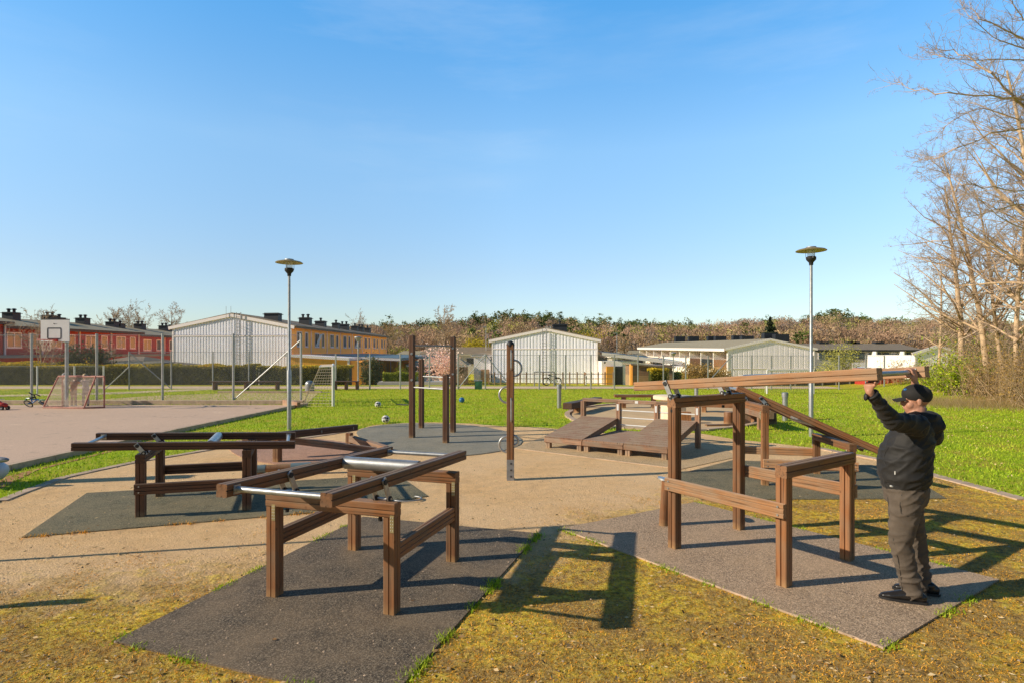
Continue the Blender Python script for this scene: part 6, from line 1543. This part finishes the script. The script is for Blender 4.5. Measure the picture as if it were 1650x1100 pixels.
def head(mb, c, f, up, s=1.0):
    "skull, jaw, nose, ears, brow, lips; c = head centre, f = facing"
    f = Vector(f).normalized(); up = Vector(up).normalized(); r = f.cross(up).normalized(); up = r.cross(f); ax = (f, r, up)
    def q(a, b_, c_): return c+(f*a+r*b_+up*c_)*s
    mb.ell(q(-.012, 0, .035), (.098*s, .077*s, .088*s), ax, 20, 14); mb.ell(q(.018, 0, -.045), (.072*s, .060*s, .075*s), ax, 16, 12)
    mb.ell(q(.052, 0, -.085), (.028*s, .03*s, .022*s), ax); mb.ell(q(.088, 0, -.018), (.020*s, .014*s, .026*s), ax); mb.ell(q(.098, 0, -.028), (.012*s, .013*s, .011*s), ax)
    mb.ell(q(.070, .028, .012), (.016*s, .022*s, .01*s), ax); mb.ell(q(.070, -.028, .012), (.016*s, .022*s, .01*s), ax)
    mb.ell(q(.082, 0, -.055), (.012*s, .022*s, .007*s), ax); mb.ell(q(.080, 0, -.064), (.012*s, .02*s, .007*s), ax)
    for sg in (-1, 1): mb.ell(q(-.012, sg*.078, -.012), (.018*s, .008*s, .03*s), ax); mb.ell(q(.045, sg*.045, -.035), (.03*s, .022*s, .03*s), ax)
    return q, ax
ft = Vector((-.86, .51, 0)).normalized(); lt = Vector((-.51, -.86, 0)).normalized()
BASE = Vector((3.18, 4.70, .02))
body = MB()
sl_, sr_ = Vector((3.15, 4.54, 1.425)), Vector((3.35, 4.86, 1.435)); el, er = Vector((2.885, 4.43, 1.475)), Vector((3.50, 5.00, 1.575))
pa, pb = B_ends[0], B_ends[1]
def al(e, s): return e[0]+(e[1]-e[0])*((s+.479)/(1.93+.479))
pn, pf = al(pa, 1.84), al(pb, 1.84); pe = (pf-pn).normalized(); pipe_pt = None
for k in range(200):
    q = pn.lerp(pf, k/199)
    if 825+940*q.x/q.y > 1466: pipe_pt = q; break
pipe_pt = pipe_pt or pn.lerp(pf, .8)
beam_d = (pa[1]-pa[0]).normalized(); gr = pipe_pt; side_ = pe.cross(UPZ).normalized()      # horizontal, across the pipe
if side_.dot(ft) > 0: side_ = -side_      # points back to the man's side
wr_r = gr+side_*.035-UPZ*.088; wr_l = al(pa, 1.86)-UPZ*.125+pe*(-.005)
body.loft([er, er.lerp(wr_r, .5), wr_r], [(.048, .048), (.043, .042), (.030, .026)], pe, 16)
body.loft([sr_, er], [(.06, .06), (.05, .05)], UPZ, 12)
body.loft([sl_, el], [(.06, .06), (.05, .05)], UPZ, 12); body.loft([el, el.lerp(wr_l, .5), wr_l], [(.05, .05), (.042, .042), (.030, .026)], pe, 14)
# right palm under/behind the pipe, four fingers over it, thumb back round the near side
body.loft([wr_r, gr+side_*.036-UPZ*.055, gr+side_*.034-UPZ*.012], [(.030, .022), (.043, .019), (.041, .017)], pe, 16)
def pipearc(o, off, a0, a1, R_, r0, r1, n=8):
    pts = []; rad = []
    for i in range(n):
        a = R(a0+(a1-a0)*i/(n-1)); pts.append(o+pe*off+(side_*math.cos(a)+UPZ*math.sin(a))*R_); rad.append((r0+(r1-r0)*i/(n-1),)*2)
    body.loft(pts, rad, pe, 8)
for off, a1, r_ in ((-.034, 175, .0098), (-.011, 200, .0103), (.012, 192, .0100), (.034, 160, .0086)): pipearc(gr, off, -10, a1, .0315, r_, r_*.82)
body.loft([wr_r+pe*(-.025)+UPZ*.03, gr-pe*.052+side_*.022-UPZ*.03, gr-pe*.05-side_*.012-UPZ*.031, gr-pe*.03-side_*.032-UPZ*.012], [(.014, .014), (.0125, .0125), (.011, .011), (.009, .009)], UPZ, 8)
# left hand pushing up under the beam end, fingers folded up the far side
bt = al(pa, 1.86)-UPZ*.05
body.loft([wr_l, bt-UPZ*.035-pe*.01, bt-UPZ*.016+pe*.03], [(.030, .022), (.040, .019), (.042, .016)], beam_d, 14)
for off, l_ in ((-.034, .05), (-.011, .06), (.012, .057), (.034, .045)):
    o = bt+beam_d*off; body.loft([o-UPZ*.014+pe*.03, o-UPZ*.012+pe*.062, o+UPZ*.012+pe*.074, o+UPZ*(l_-.005)+pe*.070], [(.0098,)*2, (.0095,)*2, (.009,)*2, (.008,)*2], beam_d, 8)
body.loft([wr_l+beam_d*.02+UPZ*.03, bt+beam_d*.05-UPZ*.022-pe*.01, bt+beam_d*.058-UPZ*.012-pe*.045], [(.013,)*2, (.012,)*2, (.0095,)*2], UPZ, 8)
# trunk, legs, neck
pel = Vector((3.165, 4.69, .90)); kl, kr = Vector((3.075, 4.615, .485)), Vector((3.315, 4.80, .47)); al_, ar_ = Vector((3.165, 4.62, .11)), Vector((3.365, 4.79, .11))
hl, hr_ = pel+lt*.095-UPZ*.04, pel-lt*.095-UPZ*.04
body.loft([pel, pel+UPZ*.2+ft*.02, Vector((3.22, 4.69, 1.28)), Vector((3.25, 4.70, 1.42))], [(.16, .12), (.165, .14), (.17, .12), (.13, .08)], lt, 16)
for h_, k_, a_ in ((hl, kl, al_), (hr_, kr, ar_)): body.loft([h_, h_.lerp(k_, .5), k_, k_.lerp(a_, .35), a_], [(.08, .085), (.07, .075), (.052, .055), (.05, .054), (.034, .036)], lt, 12)
HC = Vector((3.285, 4.745, 1.605)); hf = Vector((-.90, .43, -.05))
body.loft([Vector((3.265, 4.71, 1.42)), HC+Vector((.01, 0, -.07))], [(.065, .068), (.062, .066)], lt, 14)
hq, hax = head(body, HC, hf, (0.03, 0, 1))
person = body.build('person', 'skin', None, origin=tuple(BASE)); remesh(person, .0055, 3)
tag(person, 'man in black jacket and black cap lifting the beam ends overhead', 'person')
for sg in (-1, 1):
    MB().ell(hq(.077, sg*.031, -.002), (.0085, .012, .007), hax, 10, 8).build('eye', 'white', person, origin=tuple(BASE))
def wr(co, s=1.0):
    p_ = Vector(co)+BASE
    a = noise.noise(Vector((p_.x*9, p_.y*9, p_.z*17))); b_ = noise.noise(Vector((p_.x*5+3, p_.y*5, p_.z*26+p_.x*12)))
    c_ = 1-abs(noise.noise(Vector((p_.x*6, p_.y*6+7, p_.z*13-p_.x*9))))*2
    return (a*.008+b_*.005+max(0, c_)**3*.010-.003)*s
jk = MB()
jk.loft([Vector((3.165, 4.685, .935)), Vector((3.155, 4.685, 1.0)), Vector((3.155, 4.69, 1.10)), Vector((3.175, 4.69, 1.20)), Vector((3.215, 4.69, 1.31)), Vector((3.245, 4.70, 1.39)), Vector((3.265, 4.715, 1.45))],
        [(.175, .170), (.19, .185), (.198, .193), (.192, .182), (.188, .162), (.165, .132), (.09, .09)], lt, 26)
jk.loft([sl_+Vector((.02, .05, -.03)), sl_, sl_.lerp(el, .5), el, el.lerp(wr_l, .45), el.lerp(wr_l, .86)], [(.10, .095), (.092, .088), (.078, .075), (.068, .066), (.058, .055), (.046, .044)], UPZ, 16)
jk.loft([sr_+Vector((-.02, -.05, -.03)), sr_, sr_.lerp(er, .5), er, er.lerp(wr_r, .45)], [(.10, .095), (.09, .086), (.078, .074), (.066, .064), (.055, .052)], UPZ, 16)
hd = Vector((3.38, 4.70, 1.41)); jk.ell(hd, (.09, .14, .08), (ft, lt, UPZ), 18, 12); jk.ell(Vector((3.345, 4.70, 1.475)), (.09, .125, .055), (ft, lt, UPZ), 18, 12)
jk.ell(Vector((3.405, 4.69, 1.34)), (.055, .10, .09), (ft, lt, UPZ), 14, 10)
# collar ring
jk.tube([Vector((3.265, 4.72, 1.49))+(ft*math.cos(a)*.083+lt*math.sin(a)*.083)-UPZ*.012*math.cos(a) for a in np.linspace(0, 2*math.pi, 17)], .020, 8)
jo = jk.build('jacket', 'jacket', person, origin=tuple(BASE)); remesh(jo, .010, 5, wr)
tr_ = MB()
tr_.loft([pel+UPZ*.06, pel, pel-UPZ*.09], [(.172, .155), (.182, .165), (.16, .145)], lt, 22)
for h_, k_, a_, s_ in ((hl, kl, al_, 1), (hr_, kr, ar_, 1)):
    tr_.loft([h_, h_.lerp(k_, .35), h_.lerp(k_, .7), k_, k_.lerp(a_, .3), k_.lerp(a_, .65), a_+UPZ*.04, a_-UPZ*.025], [(.10, .118), (.094, .108), (.08, .093), (.071, .081), (.068, .078), (.062, .071), (.060, .070), (.067, .078)], lt, 18)
to_ = tr_.build('trousers', 'jeans', person, origin=tuple(BASE)); remesh(to_, .009, 4, lambda co: wr(co, .8 if co.z > .25 else 1.7))
def shoe(h, tdir):
    tdir = Vector(tdir).normalized(); s_ = Vector((-tdir.y, tdir.x, 0)); mb = MB()
    P_ = [h-tdir*.05+UPZ*.045, h+tdir*.02+UPZ*.052, h+tdir*.10+UPZ*.045, h+tdir*.17+UPZ*.033, h+tdir*.225+UPZ*.026]
    mb.loft(P_, [(.034, .040), (.040, .048), (.044, .040), (.046, .028), (.032, .018)], s_, 16)
    mb.ell(h+UPZ*.075, (.045, .055, .035), (s_, tdir, UPZ))
    o = mb.build('shoe', 'leather', person, origin=tuple(BASE)); remesh(o, .007, 3)
    pts = [h+tdir*a+s_*b for a, b in ((-.085, 0), (-.07, .032), (.0, .042), (.10, .048), (.18, .046), (.235, .03), (.25, 0), (.235, -.03), (.18, -.046), (.10, -.048), (0, -.042), (-.07, -.032))]
    sole = MB().prism([(p_.x, p_.y) for p_ in pts], .021, .04).build('sole', 'black', o, origin=tuple(BASE)); sole.parent = o
shoe(Vector((3.185, 4.605, .02)), (-.245, .115, 0)); shoe(Vector((3.40, 4.765, .02)), (-.235, .12, 0))
# cap
cp = MB(); f_, r_, u_ = hax
cax = ((f_+u_*.16).normalized(), r_, (u_-f_*.16).normalized()); cp.ell(HC+f_*(-.010)+u_*.046, (.108, .085, .086), cax, 24, 16)
co_ = cp.build('cap', 'cap', person, origin=tuple(BASE))
me = co_.data
for v_ in me.vertices:
    w_ = Vector(v_.co)+BASE-HC; k_ = w_.dot(u_)
    lo_ = -.008+.32*max(-.11, min(.09, w_.dot(f_)))
    if k_ < lo_: v_.co += u_*(lo_-k_)
bill = MB(); rows = []
for i in range(5):
    a = i/4; rows.append([HC+f_*(.078+.085*a*(1-.25*(j/4-1)**2))+r_*((j-4)/4*.072*(1-.12*a))+u_*(.030-.016*a-.020*((j-4)/4)**2) for j in range(9)])
vs = [p_ for row in rows for p_ in row]+[p_-u_*.004 for row in rows for p_ in row]; nn_ = 45
fs = [(i*9+j, i*9+j+1, (i+1)*9+j+1, (i+1)*9+j) for i in range(4) for j in range(8)]; fs += [tuple(nn_+k for k in reversed(f)) for f in fs]
edge = [0, 1, 2, 3, 4, 5, 6, 7, 8, 17, 26, 35, 44, 43, 42, 41, 40, 39, 38, 37, 36, 27, 18, 9]
fs += [(edge[(k+1) % len(edge)], edge[k], nn_+edge[k], nn_+edge[(k+1) % len(edge)]) for k in range(len(edge))]
bl = bill.add(vs, fs, True).build('bill', 'cap', co_, origin=tuple(BASE))
# details laid on the garments
from mathutils.bvhtree import BVHTree
def on_surface(o, pix, off=.004):
    me_ = o.data; bv = BVHTree.FromPolygons([v_.co+BASE for v_ in me_.vertices], [tuple(p_.vertices) for p_ in me_.polygons]); res = []
    for x, y in pix:
        d_ = Vector(((x-825)/940, 1, -(y-566)/940)).normalized(); hit = bv.ray_cast(Vector((0, 0, CH)), d_)
        if hit[0] is not None: res.append(hit[0]-d_*off)
    return res
def seam(o, pix, r, m, name):
    pts = on_surface(o, pix, r*.3)
    if len(pts) > 2: MB().tube(pts, r, 6).build(name, m, o, origin=tuple(BASE))
seam(jo, [(1432, 720), (1427, 727), (1424, 735), (1424, 743), (1428, 749)], .0035, 'black', 'pocket_zip')
seam(jo, [(1490, 672), (1493, 685), (1488, 697), (1478, 703), (1465, 702)], .003, 'black', 'sleeve_seam')
seam(jo, [(1412, 768), (1430, 778), (1450, 785), (1470, 789), (1488, 790)], .004, 'black', 'hem')
seam(to_, [(1453, 796), (1450, 812), (1452, 826), (1462, 831), (1474, 828), (1482, 814)], .0022, 'black', 'back_pocket')
seam(to_, [(1430, 800), (1433, 830), (1440, 870), (1449, 910), (1454, 950)], .002, 'black', 'leg_seam')
pt = on_surface(jo, [(1442, 761)], .003)
if pt: MB().box(pt[0], (.006, .004, .026), (ft, lt, UPZ)).build('white_tag', 'white', jo, origin=tuple(BASE))
pt = on_surface(to_, [(1438, 783)], .006) or on_surface(jo, [(1438, 781)], .006)
if pt: MB().ell(pt[0], (.028, .01, .009), (Vector((.8, .2, -.2)).normalized(), Vector((0, 1, 0)), UPZ)).build('shirt_corner', 'white', to_, origin=tuple(BASE))
pt = on_surface(co_, [(1459, 627)], .002)
if pt: MB().ell(pt[0], (.014, .006, .010), hax).build('blue_emblem', 'bluep', co_, origin=tuple(BASE))
wq = el.lerp(wr_l, .90); wd = (wr_l-el).normalized()
wa = wd.orthogonal().normalized(); wb = wd.cross(wa)
MB().tube([wq+(wa*math.cos(a)+wb*math.sin(a))*.044 for a in np.linspace(0, 2*math.pi, 17)], .009, 8).build('sleeve_strap', 'black', jo, origin=tuple(BASE))
MB().ell(wq+Vector((-.05, -.01, -.02)), (.012, .02, .028)).build('strap_tab', 'black', jo, origin=tuple(BASE))

def child(label, q, H, f, lean, shirt, trouser, hair, arms=((.10, -.02, .62), (.10, -.02, .62)), name='person', hood=None):
    "q feet, H height, f facing, lean forward in metres at the head"
    f = Vector((*f, 0)).normalized(); l = Vector((-f.y, f.x, 0)); q = Vector(q); s = H/1.2
    def pp(a, b, c): return q+f*a*s+l*b*s+UPZ*c*s
    b = MB(); hip = pp(-lean*.3, 0, .56); ch = pp(lean*.45, 0, .86-abs(lean)*.25); nk = pp(lean*.75, 0, .95-abs(lean)*.4); hc = pp(lean, 0, 1.08-abs(lean)*.55)
    b.loft([hip, ch, nk], [(.08*s, .06*s), (.085*s, .06*s), (.035*s, .035*s)], l, 12); b.loft([nk, hc], [(.032*s,)*2, (.035*s,)*2], l, 10); head(b, hc, f, UPZ, s*.85)
    hands = []
    for sg, (aa, ab, ac) in zip((1, -1), arms):
        sh = ch+l*sg*.095*s+UPZ*.05*s; hn = pp(aa, sg*.12+ab, ac); eb = (sh+hn)/2+l*sg*.03*s-f*.02*s-UPZ*.02*s; hands.append((sh, eb, hn))
        b.loft([sh, eb, hn], [(.028*s,)*2, (.022*s,)*2, (.016*s,)*2], l, 8); dd = (hn-eb).normalized()
        for k in range(4): b.loft([hn+l*(k-1.5)*.011*s, hn+l*(k-1.5)*.013*s+dd*.05*s, hn+l*(k-1.5)*.012*s+dd*.065*s-UPZ*.01*s], [(.0065*s,)*2, (.006*s,)*2, (.005*s,)*2], l, 6)
        b.ell(hn+dd*.02*s, (.022*s, .012*s, .022*s)); b.loft([hn-f*.0, hn-l*sg*.025*s+dd*.03*s], [(.007*s,)*2, (.006*s,)*2], l, 6)
    ank = []
    for sg in (1, -1):
        h_ = hip+l*sg*.045*s; k_ = pp(.03 if sg > 0 else -.02, sg*.06, .30); a_ = pp(.0 if sg > 0 else -.05, sg*.065, .05); ank.append((h_, k_, a_))
        b.loft([h_, k_, a_], [(.045*s,)*2, (.032*s,)*2, (.022*s,)*2], l, 8)
    o = b.build(name, 'skin', None, origin=tuple(q)); remesh(o, .011, 2); tag(o, label, 'person')
    c = MB(); c.loft([hip-UPZ*.01*s, (hip+ch)/2, ch, nk-UPZ*.02*s], [(.105*s, .085*s), (.105*s, .085*s), (.105*s, .08*s), (.05*s, .05*s)], l, 12)
    for sh, eb, hn in hands: c.loft([sh, eb, eb.lerp(hn, .8)], [(.043*s,)*2, (.034*s,)*2, (.026*s,)*2], l, 8)
    c_ = c.build('shirt', shirt, o, origin=tuple(q)); remesh(c_, .014, 2)
    c = MB(); c.loft([hip+UPZ*.03*s, hip-UPZ*.05*s], [(.098*s, .08*s), (.09*s, .075*s)], l, 12)
    for h_, k_, a_ in ank: c.loft([h_, k_, a_+UPZ*.01], [(.062*s,)*2, (.046*s,)*2, (.038*s,)*2], l, 8)
    c_ = c.build('trousers', trouser, o, origin=tuple(q)); remesh(c_, .014, 2)
    for h_, k_, a_ in ank: MB().loft([a_-f*.02*s-UPZ*.02*s, a_+f*.09*s-UPZ*.03*s], [(.03*s, .028*s), (.028*s, .02*s)], l, 8).build('shoe', 'white' if shirt == 'orange' else 'black', o, origin=tuple(q))
    c = MB(); c.ell(hc-f*.012*s+UPZ*.025*s, (.088*s, .078*s, .085*s), (f, l, UPZ), 14, 10)
    hr = c.build('hair' if not hood else 'hood', hair, o, origin=tuple(q))
    for v_ in hr.data.vertices:
        w_ = Vector(v_.co)+q-hc
        if w_.dot(f) > .03*s and w_.z < .045*s: v_.co += UPZ*(.045*s-w_.z)-f*.015*s
    return o
Yk = 21.6
def kq(x, Y): return Vector(((x-825)*Y/F, Y, .01))
child('child in grey hood standing behind the basketball pole', kq(104, 21.35), 1.24, (.75, .65), .02, 'greyc', 'greyc', 'greyc', hood=True)
child('child in orange and tan bending forward inside the rusty goal', kq(119, 21.4), 1.22, (-.35, .9), .16, 'orange', 'tanc', 'hair_brown', ((.25, .02, .78), (.25, .02, .80)))
child('blond child in lilac grey clothes standing at the goal net', kq(138, 21.5), 1.24, (-.75, .6), .08, 'lilac', 'lilac', 'hair_blond', ((.24, -.02, .90), (.22, 0, .88)))
child('small running child in an orange hat beyond the middle fence', Vector((px(944, 34.6), 34.6, .0)), .78, (-.9, -.4), .06, 'greyc', 'white', 'orange', ((.16, 0, .7), (-.1, 0, .6)), hood=True)
# parked cars in front of the far houses
def car(label, x, Y, z0, m, L=4.2, ang=0):
    q = Vector((px(x, Y), Y, z0)); t = thing('parked_car', q, label, 'car', 'cars parked among the far houses'); d = Vector((math.cos(ang), math.sin(ang), 0)); s_ = Vector((-d.y, d.x, 0))
    def ex(prof, w, mb, y0=0):
        n_ = len(prof); a = [q+d*x_+UPZ*z_-s_*w/2 for x_, z_ in prof]; b_ = [q+d*x_+UPZ*z_+s_*w/2 for x_, z_ in prof]
        mb.add(a+b_, [tuple(range(n_)), tuple(range(2*n_-1, n_-1, -1))]+[((k+1) % n_, k, n_+k, n_+(k+1) % n_) for k in range(n_)]); return mb
    ex([(-2.1, .35), (-2.1, .75), (-1.9, .9), (-1.2, .95), (1.1, .95), (1.9, .82), (2.1, .6), (2.1, .35)], 1.7, MB()).build('body', m, t, .05)
    ex([(-1.55, .94), (-1.2, 1.40), (.3, 1.42), (1.05, .94)], 1.5, MB()).build('cabin', 'glass', t, .05); ex([(-1.25, 1.405), (-1.15, 1.44), (.25, 1.46), (.35, 1.415)], 1.45, MB()).build('roof', m, t)
    for a in (-1.35, 1.3):
        for b_ in (-.8, .8): w_ = MB().tube([q+d*a+s_*(b_-.1)+UPZ*.31, q+d*a+s_*(b_+.1)+UPZ*.31], .31, 14).build('wheel', 'black', t); MB().tube([q+d*a+s_*(b_-.11)+UPZ*.31, q+d*a+s_*(b_+.11)+UPZ*.31], .17, 10).build('rim', 'steel', w_)
M['car_dark'] = plain('dark_car_paint', (.03, .035, .05), .25, .2, .1, 3, 0); M['car_white'] = plain('white_car_paint', (.7, .7, .7), .3, 0, .05, 3, 0)
car('white car parked by the pink blossom tree', 688, 54, LOW, 'car_white'); car('dark car parked right of the middle gable among far houses', 1025, 100, LOW, 'car_dark'); car('pale car parked in front of the long grey terrace', 1400, 68, LOW, 'car_white')
# garden parasols and tables below the balconies
for lab, x, m in (('white garden parasol left of the blue table by the balconies', 1060, 'gable3'), ('white garden parasol over the blue cloth table', 1092, 'gable3')):
    q = Vector((px(x, 58), 58, LOW)); t = thing('parasol', q, lab, 'parasol'); rod('pole', q, q+UPZ*2.1, .03, 'steel_white', t, 6); MB().lathe(q+UPZ*1.75, [(1.35, 0), (.7, .2), (.03, .38)], 8).build('canopy', m, t)
